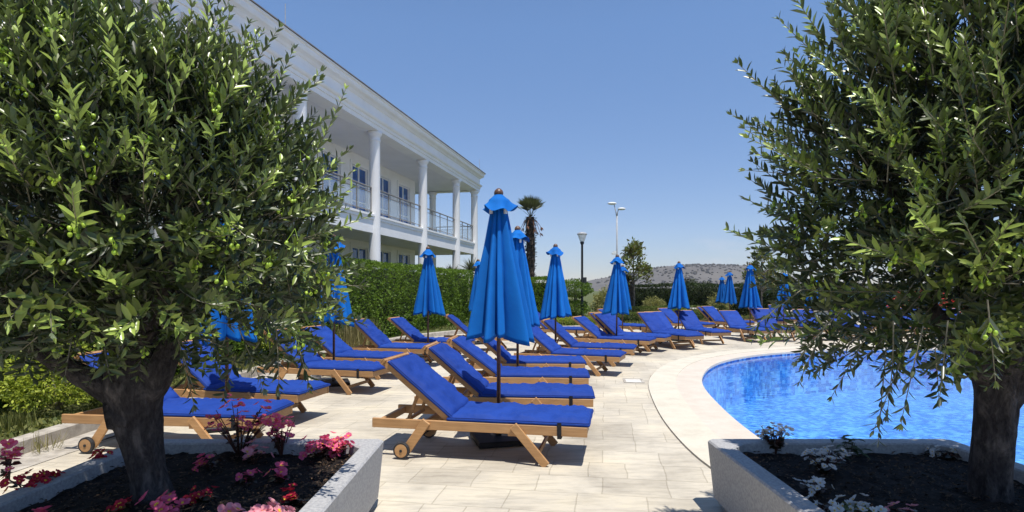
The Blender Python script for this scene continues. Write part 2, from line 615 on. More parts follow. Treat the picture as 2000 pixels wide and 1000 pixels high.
sd.angle = R(0.5)
sd.color = (1.0, 0.95, 0.87)
so = bpy.data.objects.new('sun', sd)
so.rotation_euler = SUN.to_track_quat('Z', 'Y').to_euler()
so.location = SUN * 50
col.objects.link(so)

cd = bpy.data.cameras.new('camera')
cd.sensor_width = 36
cd.lens = F / 2000 * 36
cd.shift_y = (HZ - 500) / 2000
cd.clip_start = 0.05
cd.clip_end = 20000
co = bpy.data.objects.new('camera', cd)
co.location = (0, 0, CAM_H)
co.rotation_euler = (R(90), 0, 0)
col.objects.link(co)
scene.camera = co
scene.view_settings.view_transform = 'Standard'
scene.view_settings.look = 'None'
scene.view_settings.exposure = 0.45
scene.view_settings.gamma = 1
scene.render.engine = 'CYCLES'
scene.cycles.max_bounces = 8
scene.cycles.transparent_max_bounces = 12
scene.cycles.use_denoising = True

# ------------------------------------------------------------------ pool, deck, ground
edge_px = [(1470, 850), (1400, 790), (1366, 745), (1385, 715), (1430, 700), (1500, 690), (1600, 684), (1700, 681)]
ctrl = [at(*p).to_2d() for p in edge_px]
ctrl += [Vector(p) for p in ((12.2, 14.9), (15.5, 14.2), (18.6, 12.0), (20, 8.5), (19.2, 4.6), (16, 2.0), (11.5, 0.9), (7.5, 1.0), (4.6, 1.9), (3.15, 3.3), (2.62, 4.7))]


def catmull(pts, per=8):
    out = []
    n = len(pts)
    for i in range(n):
        p0, p1, p2, p3 = (pts[(i + k - 1) % n] for k in range(4))
        for j in range(per):
            t = j / per
            out.append(0.5 * ((2 * p1) + (p2 - p0) * t + (2 * p0 - 5 * p1 + 4 * p2 - p3) * t * t + (3 * p1 - p0 - 3 * p2 + p3) * t ** 3))
    return out


loop = catmull(ctrl)
for _ in range(6):
    loop = [(loop[i - 1] + loop[i] * 2 + loop[(i + 1) % len(loop)]) / 4 for i in range(len(loop))]
N = len(loop)
area = sum(loop[i].x * loop[(i + 1) % N].y - loop[(i + 1) % N].x * loop[i].y for i in range(N))
sgn = 1 if area > 0 else -1


def offset(lp, d):
    out = []
    for i in range(N):
        t = (lp[(i + 1) % N] - lp[i - 1]).normalized()
        out.append(lp[i] + Vector((t.y, -t.x)) * d * sgn)
    return out


def ring_obj(name, a, za, b, zb, mat, extra=None):
    bm = bmesh.new()
    va = [bm.verts.new((p.x, p.y, za)) for p in a]
    vb = [bm.verts.new((p.x, p.y, zb)) for p in b]
    for i in range(N):
        j = (i + 1) % N
        bm.faces.new((va[i], va[j], vb[j], vb[i]))
    if extra:
        for (pts, z0, z1) in extra:
            v0 = [bm.verts.new((p.x, p.y, z0)) for p in pts]
            v1 = [bm.verts.new((p.x, p.y, z1)) for p in pts]
            for i in range(N):
                j = (i + 1) % N
                bm.faces.new((v0[i], v0[j], v1[j], v1[i]))
    o = bm_obj(name, bm, mat)
    if o.data.polygons[0].normal.z < 0:
        o.data.flip_normals()
    return tag(o, kind='structure')


in_lip = offset(loop, -0.03)
mid = offset(loop, 0.40)
outer = offset(loop, 0.84)
outer_j = offset(loop, 0.855)
ring_obj('pool_coping', in_lip, 0.0, mid, 0.004, 'coping_pink', [(in_lip, -0.045, 0.0)])
ring_obj('pool_surround', mid, 0.012, outer, 0.012, 'coping_pale', [(mid, 0.004, 0.012), (outer, -0.01, 0.012)])
ctr = Vector((9.5, 8.0))
big = [ctr + (p - ctr).normalized() * 45 for p in outer]
huge = [ctr + (p - ctr).normalized() * 6000 for p in outer]
ring_obj('pool_deck', outer_j, 0.0, big, 0.0, 'stamped_paving', [(outer_j, -0.05, 0.0)])
ring_obj('deck_joint', outer, -0.008, outer_j, -0.008, 'kerb_concrete')
ring_obj('ground', big, -0.004, huge, -0.004, 'lawn')
# pool shell
bm = bmesh.new()
v0 = [bm.verts.new((p.x, p.y, -0.02)) for p in loop]
v1 = [bm.verts.new((p.x, p.y, -1.1)) for p in loop]
for i in range(N):
    j = (i + 1) % N
    bm.faces.new((v0[i], v1[i], v1[j], v0[j]))
bm.faces.new(v1 if sgn > 0 else list(reversed(v1)))
o = bm_obj('pool_basin', bm, 'pool_tile')
tag(o, kind='structure')
bm = bmesh.new()
f = bm.faces.new([bm.verts.new((p.x, p.y, -0.07)) for p in loop])
o = bm_obj('pool_water', bm, 'pool_water_surface')
if o.data.polygons[0].normal.z < 0:
    o.data.flip_normals()
tag(o, kind='structure')

# access cover in the paving
c = at(1237, 744)
root = empty('access_cover', (c.x, c.y, 0), R(-8), 'rectangular grey access cover set flush in the paving near the pool', 'cover')
bm = bmesh.new()
for a in (((-.17, -.22, .003), (.17, -.185, .009)), ((-.17, .185, .003), (.17, .22, .009)), ((-.17, -.185, .003), (-.135, .185, .009)), ((.135, -.185, .003), (.17, .185, .009))):
    box2(bm, *a)
bm_obj('frame', bm, 'kerb_concrete', root)
bm = bmesh.new()
box2(bm, (-.13, -.18, .001), (.13, .18, .006))
bm_obj('lid', bm, 'white_stone', root)

# ------------------------------------------------------------------ planting bed and kerb
bed_line = [(-4.66, -3), (-4.66, 2), (-4.66, 6), (-4.68, 9.5), (-4.45, 12), (-3.9, 15), (-2.9, 18.2), (-1.2, 20.6), (1.5, 22.0), (5, 23.2), (9, 25.4), (14, 26.2), (22, 26.5), (34, 26)]


def smooth_line(pts, per=6):
    pts = [Vector(p) for p in pts]
    out = []
    for i in range(len(pts) - 1):
        p0, p1, p2, p3 = pts[max(i - 1, 0)], pts[i], pts[i + 1], pts[min(i + 2, len(pts) - 1)]
        for j in range(per):
            t = j / per
            out.append(0.5 * ((2 * p1) + (p2 - p0) * t + (2 * p0 - 5 * p1 + 4 * p2 - p3) * t * t + (3 * p1 - p0 - 3 * p2 + p3) * t ** 3))
    out.append(pts[-1])
    return out


bl = smooth_line(bed_line)
bm = bmesh.new()
far = [Vector((-90, -3)), Vector((-90, 120)), Vector((90, 120)), Vector((90, 26))]
inner_bed = []
nrm = []
for i, p in enumerate(bl):
    t = (bl[min(i + 1, len(bl) - 1)] - bl[max(i - 1, 0)]).normalized()
    nrm.append(Vector((-t.y, t.x)))
pts = [p + n * 0.14 for p, n in zip(bl, nrm)]
vs = [bm.verts.new((p.x, p.y, 0.10)) for p in pts + list(reversed(far))]
fc = bm.faces.new(vs)
bmesh.ops.triangulate(bm, faces=[fc])
o = bm_obj('planting_bed', bm, 'lawn')
for pgn in o.data.polygons[:1]:
    if pgn.normal.z < 0:
        o.data.flip_normals()
tag(o, kind='structure')
# kerb: separate precast stones read as one run
bm = bmesh.new()
prev = None
for p, n in zip(bl, nrm):
    q = p + n * 0.16
    cur = [bm.verts.new((p.x, p.y, -0.02)), bm.verts.new((p.x + n.x * .012, p.y + n.y * .012, 0.125)), bm.verts.new((p.x + n.x * .03, p.y + n.y * .03, 0.14)), bm.verts.new((q.x, q.y, 0.14)), bm.verts.new((q.x, q.y, 0.0))]
    if prev:
        for k in range(4):
            bm.faces.new((prev[k], cur[k], cur[k + 1], prev[k + 1]))
    prev = cur
o = bm_obj('kerb', bm, 'kerb_concrete')
tag(o, kind='structure')
# worn cement strip along the foot of the kerb
bm = bmesh.new()
prev = None
for i, (p, n) in enumerate(zip(bl, nrm)):
    if p.y > 13:
        break
    a = p - n * 0.02
    b = p - n * (0.42 + 0.05 * math.sin(i * 1.7))
    cur = [bm.verts.new((a.x, a.y, 0.005)), bm.verts.new((b.x, b.y, 0.005))]
    if prev:
        bm.faces.new((prev[0], cur[0], cur[1], prev[1]))
    prev = cur
o = bm_obj('pavement_edge', bm, 'kerb_concrete')
if o.data.polygons[0].normal.z < 0:
    o.data.flip_normals()
tag(o, kind='structure')


# ------------------------------------------------------------------ vegetation helpers
def shell_points(n, radii, jitter=0.25, lower=-0.6, lump=0.18, seed=0):
    d = rand_dirs(int(n * 1.6))
    d = d[d[:, 2] > lower][:n]
    rr = np.array([1 + lump * noise.noise(Vector(x) * 2.2 + Vector((seed * 3.1, 0, 0))) * 2 for x in d])
    depth = 1 - jitter * rng.random(len(d)) ** 2
    return d * (rr * depth)[:, None] * np.array(radii), d


def shrub(name, loc, radii, n, size, mat, label, cat='shrub', group=None, stem_h=0.15, aspect=0.45, lump=0.2, grow=0.0, seed=None):
    root = empty(name, loc, 0, label, cat, group)
    P, d = shell_points(n, radii, 0.55, -0.75, lump, random.random() * 50 if seed is None else seed)
    P[:, 2] += radii[2] * 0.8 + stem_h
    P[:, 2] = np.maximum(P[:, 2], 0.02)
    D = unit(d + rand_dirs(len(d)) * 0.9 + np.array([0, 0, 0.3 + grow]))
    U = unit(d * 0.6 + rand_dirs(len(d)) * 0.6 + np.array([0, 0, 0.6]))
    L = size * rng.uniform(0.6, 1.3, len(d))
    me = leaf_mesh('foliage', P, D, U, L, L * aspect, shaped=size > 0.09)
    link('foliage', me, mat, root)
    bm = bmesh.new()
    for k in range(7):
        a = random.uniform(0, 6.28)
        rr = random.uniform(0.15, 0.6)
        p1 = Vector((math.cos(a) * radii[0] * rr, math.sin(a) * radii[1] * rr, stem_h + radii[2] * 1.2))
        tube(bm, [(0, 0, 0), p1 * 0.5 + Vector((0, 0, .03)), p1], [0.02, 0.014, 0.006], 5)
    bm_obj('stems', bm, 'thin_bark', root)
    return root


def hedge(name, A, B, h, thick, n, size, mat, label, group=None, z0=0.1, wob=0.10):
    """clipped hedge from A to B, front face on that line, body behind it (to the left of A->B)"""
    A, B = Vector(A), Vector(B)
    L = (B - A).length
    u = (B - A) / L
    nb = Vector((-u.y, u.x))
    root_z = z0
    # inner body
    bm = bmesh.new()
    nx, nz = max(4, int(L / 0.4)), 6
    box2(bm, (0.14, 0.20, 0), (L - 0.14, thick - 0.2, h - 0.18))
    me = bpy.data.meshes.new('core')
    bm.to_mesh(me)
    bm.free()
    co_ = np.empty(len(me.vertices) * 3, np.float32)
    me.vertices.foreach_get('co', co_)
    core_v = co_.reshape(-1, 3)
    core_f = np.array([list(p.vertices) for p in me.polygons])
    bpy.data.meshes.remove(me)
    # leaves over front, top, ends and back
    af, at_, ae = L * h, L * thick, thick * h
    tot = af * 1.25 + at_ + 2 * ae
    nf, ntp, ne = int(n * af / tot), int(n * at_ / tot), int(n * ae / tot)
    nbk = int(n * af * .25 / tot)
    def wobble(x, y):
        return np.array([noise.noise(Vector((a * 1.3, b * 1.3, 5.0))) + .9 * noise.noise(Vector((a * .45, b * .6, 9.0))) + .5 * noise.noise(Vector((a * 4, b * 4, 2.0))) for a, b in zip(x, y)]) * wob
    parts, norms = [], []
    x, z = rng.uniform(0, L, nf), rng.uniform(0, h, nf)
    parts.append(np.stack([x, wobble(x, z) + rng.random(nf) ** 2 * 0.14, z], 1)); norms.append(np.tile([0, -1, 0.15], (nf, 1)))
    x, y = rng.uniform(0, L, ntp), rng.uniform(0, thick, ntp)
    parts.append(np.stack([x, y, h + wobble(x, y) - rng.random(ntp) ** 2 * 0.1], 1)); norms.append(np.tile([0, 0, 1.0], (ntp, 1)))
    for sx, xx in ((-1, 0), (1, L)):
        y, z = rng.uniform(0, thick, ne), rng.uniform(0, h, ne)
        parts.append(np.stack([np.full(ne, xx) + wobble(y, z) - sx * rng.random(ne) * .1, y, z], 1)); norms.append(np.tile([sx, 0, 0.1], (ne, 1)))
    x, z = rng.uniform(0, L, nbk), rng.uniform(0, h, nbk)
    parts.append(np.stack([x, thick - rng.random(nbk) * .1, z], 1)); norms.append(np.tile([0, 1, 0.1], (nbk, 1)))
    P, d = np.concatenate(parts), np.concatenate(norms).astype(float)
    D = unit(d * 0.7 + rand_dirs(len(d)) * 0.8 + np.array([0, 0, 0.35]))
    U = unit(d + rand_dirs(len(d)) * 0.7)
    Ls = size * rng.uniform(0.6, 1.35, len(d))
    V, Fs = diamond_arrays(P, D, U, Ls, Ls * 0.5)
    clump = np.array([noise.noise(Vector(p) * 2.4) for p in P]) * 0.5 + 0.5
    big = np.array([noise.noise(Vector(p) * .8 + Vector((3, 3, 3))) for p in P])
    tint = np.clip(0.75 * clump + .35 * big + 0.5 * (rng.random(len(P)) - .25), 0, 1)  # slow noise paints dark hollows into the leaf tint
    V = np.concatenate([V, core_v])
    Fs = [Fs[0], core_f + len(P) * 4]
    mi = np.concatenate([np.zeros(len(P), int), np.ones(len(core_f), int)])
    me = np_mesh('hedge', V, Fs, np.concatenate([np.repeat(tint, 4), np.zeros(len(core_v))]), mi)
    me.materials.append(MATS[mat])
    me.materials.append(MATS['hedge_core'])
    o = link(name, me, None)
    o.location = (A.x, A.y, root_z)
    o.rotation_euler = (0, 0, math.atan2(u.y, u.x))
    return tag(o, label, 'hedge', group)


u13 = Vector((0.225, 0.974)).normalized()
hA0 = Vector((-4.33, 14.9))
hedge('clipped_hedge', hA0 - u13 * 10.5, hA0 + u13 * 11.3, 2.27, 1.1, 75000, 0.07, 'hedge_leaf', 'tall bright green clipped hedge running in front of the white building')
hedge('clipped_hedge', (-1.7, 26.0), (2.35, 26.9), 1.98, 0.9, 20000, 0.075, 'hedge_leaf', 'mid height bright green hedge behind the umbrellas at the foot of the palm')
hedge('clipped_hedge', (6.4, 32.0), (34, 32.0), 1.74, 1.1, 52000, 0.09, 'dark_hedge_leaf', 'long dark green hedge below the bare hill at the back')
hedge('low_hedge', (4.6, 25.3), (9.6, 27.6), 0.42, 0.5, 6000, 0.055, 'box_leaf', 'low clipped box hedge behind the far loungers, front tier', 'low box hedges', wob=.03)
hedge('low_hedge', (5.6, 27.6), (11.0, 29.0), 0.62, 0.5, 7000, 0.06, 'box_leaf', 'low clipped box hedge behind the far loungers, back tier below the dark hedge', 'low box hedges', wob=.03)
hedge('low_hedge', (1.2, 22.7), (3.5, 23.2), 0.30, 0.6, 4000, 0.055, 'bright_leaf', 'low yellow green edging hedge below the lamp post', 'low box hedges', wob=.04)

# two-tier topiary
def topiary(loc, label):
    root = empty('topiary_shrub', loc, 0, label, 'shrub')
    Ps, ds = [], []
    for (cz, r, n) in ((0.62, (0.62, 0.55, 0.36), 3500), (1.52, (0.75, 0.6, 0.40), 4500)):
        P, d = shell_points(n, r, 0.4, -1, 0.15, cz)
        P[:, 2] += cz
        Ps.append(P); ds.append(d)
    P, d = np.concatenate(Ps), np.concatenate(ds)
    D = unit(d + rand_dirs(len(d)) * .8)
    L = 0.075 * rng.uniform(.6, 1.3, len(d))
    link('foliage', leaf_mesh('foliage', P, D, unit(d + rand_dirs(len(d)) * .6), L, L * .5, shaped=False), 'hedge_leaf', root)
    bm = bmesh.new()
    tube(bm, [(0, 0, 0), (.03, 0, .8), (0, 0, 1.6)], [.09, .075, .05], 8)
    bm_obj('trunk', bm, 'thin_bark', root)
topiary(Vector((2.95, 26.3, 0.1)), 'bright green topiary shrub clipped in two tiers beside the lamp post')

GV = 'yellow variegated shrubs along the back of the garden'
shrub('variegated_shrub', (4.35, 26.4, 0.1), (0.62, 0.55, 0.75), 3800, 0.085, 'variegated_leaf', 'tall yellow variegated shrub to the right of the lamp post', group=GV, lump=.3)
shrub('variegated_shrub', (7.45, 29.6, 0.1), (0.62, 0.55, 0.48), 3000, 0.085, 'variegated_leaf', 'rounded yellow variegated shrub beside the slim magnolia trunk', group=GV, lump=.3)
shrub('variegated_shrub', (8.9, 30.2, 0.1), (0.3, 0.3, 0.5), 900, 0.08, 'variegated_leaf', 'narrow yellow variegated shrub just left of a far closed umbrella', group=GV)
shrub('variegated_shrub', (11.3, 30.6, 0.1), (0.55, 0.5, 0.6), 2200, 0.085, 'variegated_leaf', 'yellow variegated shrub in front of the dark hedge by the white stone block', group=GV, lump=.3)
shrub('variegated_shrub', (8.7, 29.4, 0.1), (0.4, 0.35, 0.22), 1200, 0.075, 'bright_leaf', 'small low yellow green shrub on the box hedge', group=GV)
shrub('flowering_shrub', (15.6, 21.4, 0.1), (0.9, 0.8, 0.75), 4000, 0.1, 'oleander_leaf', 'dark shrub with scarlet flowers beyond the far side of the pool', lump=.3)
fl = bpy.data.objects[[x.name for x in bpy.data.objects if x.name.startswith('flowering_shrub')][0]]
P, d = shell_points(420, (0.95, 0.85, 0.8), 0.1, -0.4, 0.3, 3)
P[:, 2] += .75
L = np.full(len(P), 0.11)
link('blossom', leaf_mesh('blossom', P, unit(d + rand_dirs(len(d))), d, L, L * .9, shaped=False), 'petal_scarlet', fl)

# left bed: shrubs and grasses
GB = 'shrubs in the left planting bed'
shrub('leafy_shrub', (-5.55, 6.9, 0.1), (0.75, 0.65, 0.36), 9000, 0.05, 'bright_leaf', 'bright yellow green shrub behind the kerb at the left edge', group=GB, stem_h=.08, lump=.25)
shrub('leafy_shrub', (-6.9, 6.3, 0.1), (0.7, 0.7, 0.5), 5000, 0.055, 'box_leaf', 'darker green shrub at the far left of the bed beside the bright one', group=GB, stem_h=.1, lump=.3)
shrub('leafy_shrub', (-5.9, 9.6, 0.1), (0.8, 0.7, 0.55), 6000, 0.05, 'box_leaf', 'green shrub in the bed behind the trunk of the left olive tree', group=GB, lump=.3)
shrub('leafy_shrub', (-5.3, 11.6, 0.1), (0.7, 0.8, 0.6), 5000, 0.05, 'bright_leaf', 'loose yellow green shrub in the bed left of the hedge', group=GB, lump=.3)


def grass_tuft(loc, h, n, spread, mat, label, group=None, lean=0.5, wid=0.012):
    P = np.stack([rng.normal(0, spread * .25, n), rng.normal(0, spread * .25, n), np.zeros(n)], 1)
    a = rng.uniform(0, 6.28, n)
    ln = rng.random(n) * lean
    D = unit(np.stack([np.cos(a) * ln, np.sin(a) * ln, np.ones(n)], 1))
    L = h * rng.uniform(.5, 1.1, n)
    U = unit(np.stack([-np.cos(a), -np.sin(a), np.full(n, .4)], 1))
    me = leaf_mesh('grass', P, D, U, L, np.full(n, wid), curl=-0.18)
    o = link('grass_tuft', me, mat)
    o.location = loc
    return tag(o, label, 'grass', group)


GT = 'grass tufts in the planting bed'
p = atY(690, 14.0)
grass_tuft((p.x + .15, p.y, .1), 0.75, 700, 0.9, 'dry_grass', 'rounded tuft of yellow green grass at the foot of the tall hedge', GT, .7, .014)
grass_tuft((-4.35, 15.2, .1), 0.5, 300, 0.6, 'dry_grass', 'wispy grey green grass tuft beside the rounded tuft', GT, .9, .012)
grass_tuft((-5.0, 9.9, .1), 0.35, 350, 0.7, 'grass_leaf', 'green grass tuft in the bed behind the second left lounger', GT, .8, .012)
grass_tuft((-5.2, 5.9, .1), 0.2, 200, 0.3, 'grass_leaf', 'short green grass tuft just behind the kerb at far left', GT, .9, .01)
k = at(60, 892)
grass_tuft((-4.55, 5.45, 0.0), 0.22, 60, 0.3, 'dry_grass', 'dry weed growing out of the gap below the kerb', GT, 1.2, .006)
# ground cover: nobody could count it
n = 26000
x = rng.uniform(-9.5, -4.8, n)
y = rng.uniform(3.5, 15.5, n)
keep = x < -4.72 + 0.05 * (y > 9.5) * (y - 9.5)
x, y = x[keep], y[keep]
n = len(x)
hgt = np.array([max(0, noise.noise(Vector((a * 1.5, b * 1.5, 0)))) for a, b in zip(x, y)])
P = np.stack([x, y, 0.1 + hgt * rng.random(n) * 0.28], 1)
D = unit(rand_dirs(n) * .9 + np.array([0, 0, .8]))
L = rng.uniform(.035, .08, n)
o = link('ground_cover', leaf_mesh('ground_cover', P, D, unit(rand_dirs(n) + np.array([0, 0, 1.0])), L, L * .5, shaped=False), 'grass_leaf')
tag(o, kind='stuff')
n = 20000
x = rng.uniform(-5, 22, n); y = rng.uniform(20, 31.5, n)
yl = np.interp(x, [p.x for p in bl[20:]], [p.y for p in bl[20:]])
keep = y > yl + .3
x, y = x[keep], y[keep]; n = len(x)
P = np.stack([x, y, np.full(n, .1)], 1)
L = rng.uniform(.06, .14, n)
o = link('lawn_grass', leaf_mesh('lawn_grass', P, unit(rand_dirs(n) * .6 + np.array([0, 0, 1.0])), rand_dirs(n), L, L * .35, shaped=False), 'grass_leaf')
tag(o, kind='stuff')

# white stone block and wall
root = empty('stone_block', (10.2, 30.0, 0.1), R(-4), 'pale stone block seat in front of the dark hedge', 'block')
bm = bmesh.new(); box2(bm, (-.62, -.35, 0), (.62, .35, .42)); bm_obj('body', bm, 'white_stone', root, bevel=.02)
bm = bmesh.new(); box2(bm, (-.68, -.4, .423), (.68, .4, .50)); bm_obj('top', bm, 'white_stone', root, bevel=.02)
root = empty('low_wall', (17, 28.4, 0.1), R(-2), 'low pale stone wall behind the far right loungers', 'wall')
bm = bmesh.new(); box2(bm, (-4.5, -.2, 0), (9, .2, .36)); bm_obj('body', bm, 'white_stone', root, bevel=.015)
bm = bmesh.new(); box2(bm, (-4.55, -.25, .363), (9.05, .25, .43)); bm_obj('coping', bm, 'coping_pink', root, bevel=.015)

# ------------------------------------------------------------------ hill and far trees
HY = 1100.0
ridge = [(600, 566), (1000, 566), (1080, 563), (1110, 559), (1140, 552), (1165, 545), (1185, 541), (1205, 541), (1225, 537), (1245, 530), (1262, 525), (1290, 521), (1330, 518), (1360, 516.5), (1400, 517), (1425, 518), (1450, 524), (1475, 532), (1505, 539), (1540, 546), (1600, 552), (1680, 556), (1800, 559), (2100, 562), (2600, 566)]
rx = [(p[0] - 1000) * HY / F for p in ridge]
rz = [(HZ - p[1]) * HY / F + CAM_H for p in ridge]
nx, ny = 260, 46
xs = np.linspace(rx[0], rx[-1], nx)
ys = np.linspace(HY - 420, HY + 500, ny)
V = []
for y in ys:
    for x in xs:
        t = (y - (HY - 420)) / 420
        sh = max(0.0, min(1, t))
        sh = sh * sh * (3 - 2 * sh) if t <= 1 else max(0, 1 - ((y - HY) / 500) ** 2)
        px_eq = x * HY / max(y, 1) if y < HY else x
        hgt = np.interp(x, rx, rz)
        hgt *= sh
        nz = noise.noise(Vector((x / 90, y / 90, 0))) * 7 + noise.noise(Vector((x / 30, y / 30, 4))) * 2.2
        V.append((x, y, hgt + nz * min(1, hgt / 40) * (0.35 + .65 * (1 - sh) if t <= 1 else .3) - 0.6))
q = []
for j in range(ny - 1):
    for i in range(nx - 1):
        a = j * nx + i
        q.append((a, a + 1, a + nx + 1, a + nx))
HV = np.array(V)
o = link('hill', np_mesh('hill', HV, [np.array(q)]), 'hill_rock', smooth=True)
tag(o, kind='structure')
# scattered scrub on the hill: uncountable
bmi = bmesh.new(); bmesh.ops.create_icosphere(bmi, subdivisions=1, radius=1.0)
iv = np.array([v.co[:] for v in bmi.verts]); fi = np.array([[v.index for v in f.verts] for f in bmi.faces]); bmi.free()
VV, FF = [], []
cnt = 0
hg = HV.reshape(ny, nx, 3)
tries = 0
while cnt < 1500 and tries < 20000:
    tries += 1
    i = random.uniform(nx * .27, nx * .62); j = random.uniform(4, 22)
    ii, jj = int(i), int(j)
    p = hg[jj, ii] * (1 - (i - ii)) + hg[jj, min(ii + 1, nx - 1)] * (i - ii)
    p2 = hg[jj + 1, ii]
    p = p * (1 - (j - jj)) + p2 * (j - jj)
    if p[2] < 4 or noise.noise(Vector((p[0] / 60, p[1] / 110, 7))) + random.uniform(-.35, .35) < -0.02:
        continue
    s = random.uniform(1.0, 2.7) * (1.3 if random.random() < .15 else 1)
    VV.append(iv * np.array([s, s, s * .7]) * rng.uniform(.8, 1.2, (len(iv), 1)) + p + np.array([0, 0, s * .25]))
    FF.append(fi + cnt * len(iv))
    cnt += 1
o = link('hill_scrub', np_mesh('hill_scrub', np.concatenate(VV), [np.concatenate(FF)]), 'scrub')
tag(o, kind='stuff')


def far_tree(loc, r, label):
    root = empty('far_tree', loc, 0, label, 'tree', 'small round trees beyond the dark hedge')
    P, d = shell_points(900, (r, r, r * .8), .5, -.8, .3, loc[0])
    P[:, 2] += r * 1.2
    L = r * .3 * rng.uniform(.6, 1.3, len(P))
    link('crown', leaf_mesh('crown', P, unit(d + rand_dirs(len(d))), d, L, L * .7, shaped=False), 'far_tree', root)
    bm = bmesh.new(); tube(bm, [(0, 0, 0), (0, 0, r * 1.2)], [r * .12, r * .07], 6)
    bm_obj('trunk', bm, 'thin_bark', root)
far_tree((1345 - 1000, 1100 * .0, 0) if False else (36.5, 116, 0), 1.75, 'small round far tree above the dark hedge, below the middle of the hill')
far_tree((41.5, 120, 0), 1.5, 'small round far tree above the dark hedge, just left of two far umbrellas')
far_tree((53, 126, 0), 1.6, 'small round far tree above the dark hedge, nearest the right olive tree')

# ------------------------------------------------------------------ building
c1 = Vector((-5.36, 22.0, 0))
bld = empty('hotel_building', c1, math.atan2(u13.y, u13.x), 'white two storey hotel wing with round columns and glazed balcony railings', 'building')
S_END, S_BEG = 13.55, -31.0
ZC, ZB, ZS = 7.73, 4.49, 3.83           # ceiling, balcony floor, slab underside
WY = 2.5                                 # wall line behind the colonnade
wins = [8.4 - 2.47 * k for k in range(15)]
WALL_END = 9.95


def sweep_L(name, prof, mat, depth=17.0):
    """profile [(out, z)] swept along front (y=-out) then round the far end"""
    bm = bmesh.new()
    rows = []
    for (o_, z_) in prof:
        rows.append([bm.verts.new((S_BEG, -o_, z_)), bm.verts.new((S_END + o_, -o_, z_)), bm.verts.new((S_END + o_, depth, z_))])
    for a, b in zip(rows, rows[1:]):
        for k in range(2):
            bm.faces.new((a[k], a[k + 1], b[k + 1], b[k]))
    return bm_obj(name, bm, mat, bld)


sweep_L('entablature', [(-0.30, ZC), (0.24, ZC), (0.24, ZC + .16), (0.28, ZC + .17), (0.28, ZC + .28), (0.34, ZC + .31), (0.37, ZC + .37), (0.37, ZC + .40),
                        (0.24, ZC + .42), (0.24, ZC + .78), (0.29, ZC + .80), (0.34, ZC + .86), (0.44, ZC + .92), (0.47, ZC + .99), (0.47, ZC + 1.07), (0.52, ZC + 1.10), (0.52, ZC + 1.15), (-0.3, ZC + 1.15)], 'white_paint')
sweep_L('roof', [(0.55, ZC + 1.155), (0.55, ZC + 1.19), (-6.0, ZC + 1.7)], 'roof_tile')
sweep_L('balcony_slab', [(-2.6, ZS), (-0.30, ZS), (-0.30, ZS - .06), (0.03, ZS - .06), (0.03, ZS + .44), (0.07, ZS + .46), (0.07, ZS + .56), (0.10, ZS + .58), (0.10, ZB), (-2.6, ZB)], 'white_paint')
# ceiling of the upper gallery
bm = bmesh.new()
box2(bm, (S_BEG, 0.302, ZC + .03), (S_END - .302, 17, ZC + .15))
bm_obj('ceiling', bm, 'ceiling_paint', bld)
# raised border strip on the gallery ceiling
bm = bmesh.new()
box2(bm, (S_BEG, 0.305, ZC - .0), (S_END - .31, 0.36, ZC + .028))
bm_obj('ceiling_border', bm, 'white_paint', bld)


def wall_holes(bm, x0, x1, z0, z1, holes, y0, y1):
    holes = sorted(holes)
    x = x0
    for (a, b, za, zb) in holes:
        box2(bm, (x, y0, z0), (a, y1, z1))
        if za > z0:
            box2(bm, (a, y0, z0), (b, y1, za))
        if zb < z1:
            box2(bm, (a, y0, zb), (b, y1, z1))
        x = b
    box2(bm, (x, y0, z0), (x1, y1, z1))


HW = 0.74
bm = bmesh.new()
wall_holes(bm, S_BEG, WALL_END, ZB + .002, ZC + .028, [(s - HW, s + HW, ZB + .12, 7.22) for s in wins if s - HW > S_BEG], WY, WY + .25)
wall_holes(bm, S_BEG, WALL_END, 0.1, ZS - .002, [(s - HW, s + HW, 1.2, 3.52) for s in wins if s - HW > S_BEG], WY, WY + .25)
box2(bm, (WALL_END - .25, WY + .252, 0.1), (WALL_END, 17, ZS - .002))
box2(bm, (WALL_END - .25, WY + .252, ZB + .002), (WALL_END, 17, ZC + .028))
bm_obj('wall', bm, 'white_paint', bld)


def window_mesh(w_, h_, transom):
    """white frame with muntins, local origin at lower left, facing -y"""
    bm = bmesh.new()
    # wide architrave proud of the wall
    box2(bm, (-.16, -.05, -.0), (0, 0.002, h_)); box2(bm, (w_, -.05, 0), (w_ + .16, .002, h_)); box2(bm, (-.16, -.05, h_), (w_ + .16, .002, h_ + .16))
    # frame in the opening
    f_ = .055
    box2(bm, (0.002, .04, 0.002), (f_, .12, h_ - .002)); box2(bm, (w_ - f_, .04, 0.002), (w_ - .002, .12, h_ - .002))
    box2(bm, (f_, .04, h_ - f_), (w_ - f_, .12, h_ - .002)); box2(bm, (f_, .04, 0.002), (w_ - f_, .12, f_))
    m = w_ / 2
    box2(bm, (m - .035, .035, f_), (m + .035, .115, h_ - f_))
    for z in transom:
        t = .028
        box2(bm, (f_, .045, z - t), (m - .035, .11, z + t)); box2(bm, (m + .035, .045, z - t), (w_ - f_, .11, z + t))
    bmesh.ops.recalc_face_normals(bm, faces=bm.faces[:])
    me = bpy.data.meshes.new('window')
    bm.to_mesh(me); bm.free()
    me.materials.append(MATS['white_paint'])
    return me


def pane_mesh(w_, h_):
    bm = bmesh.new(); box2(bm, (.02, .085, .02), (w_ - .02, .10, h_ - .02))
    me = bpy.data.meshes.new('pane'); bm.to_mesh(me); bm.free()
    me.materials.append(MATS['window_glass'])
    return me


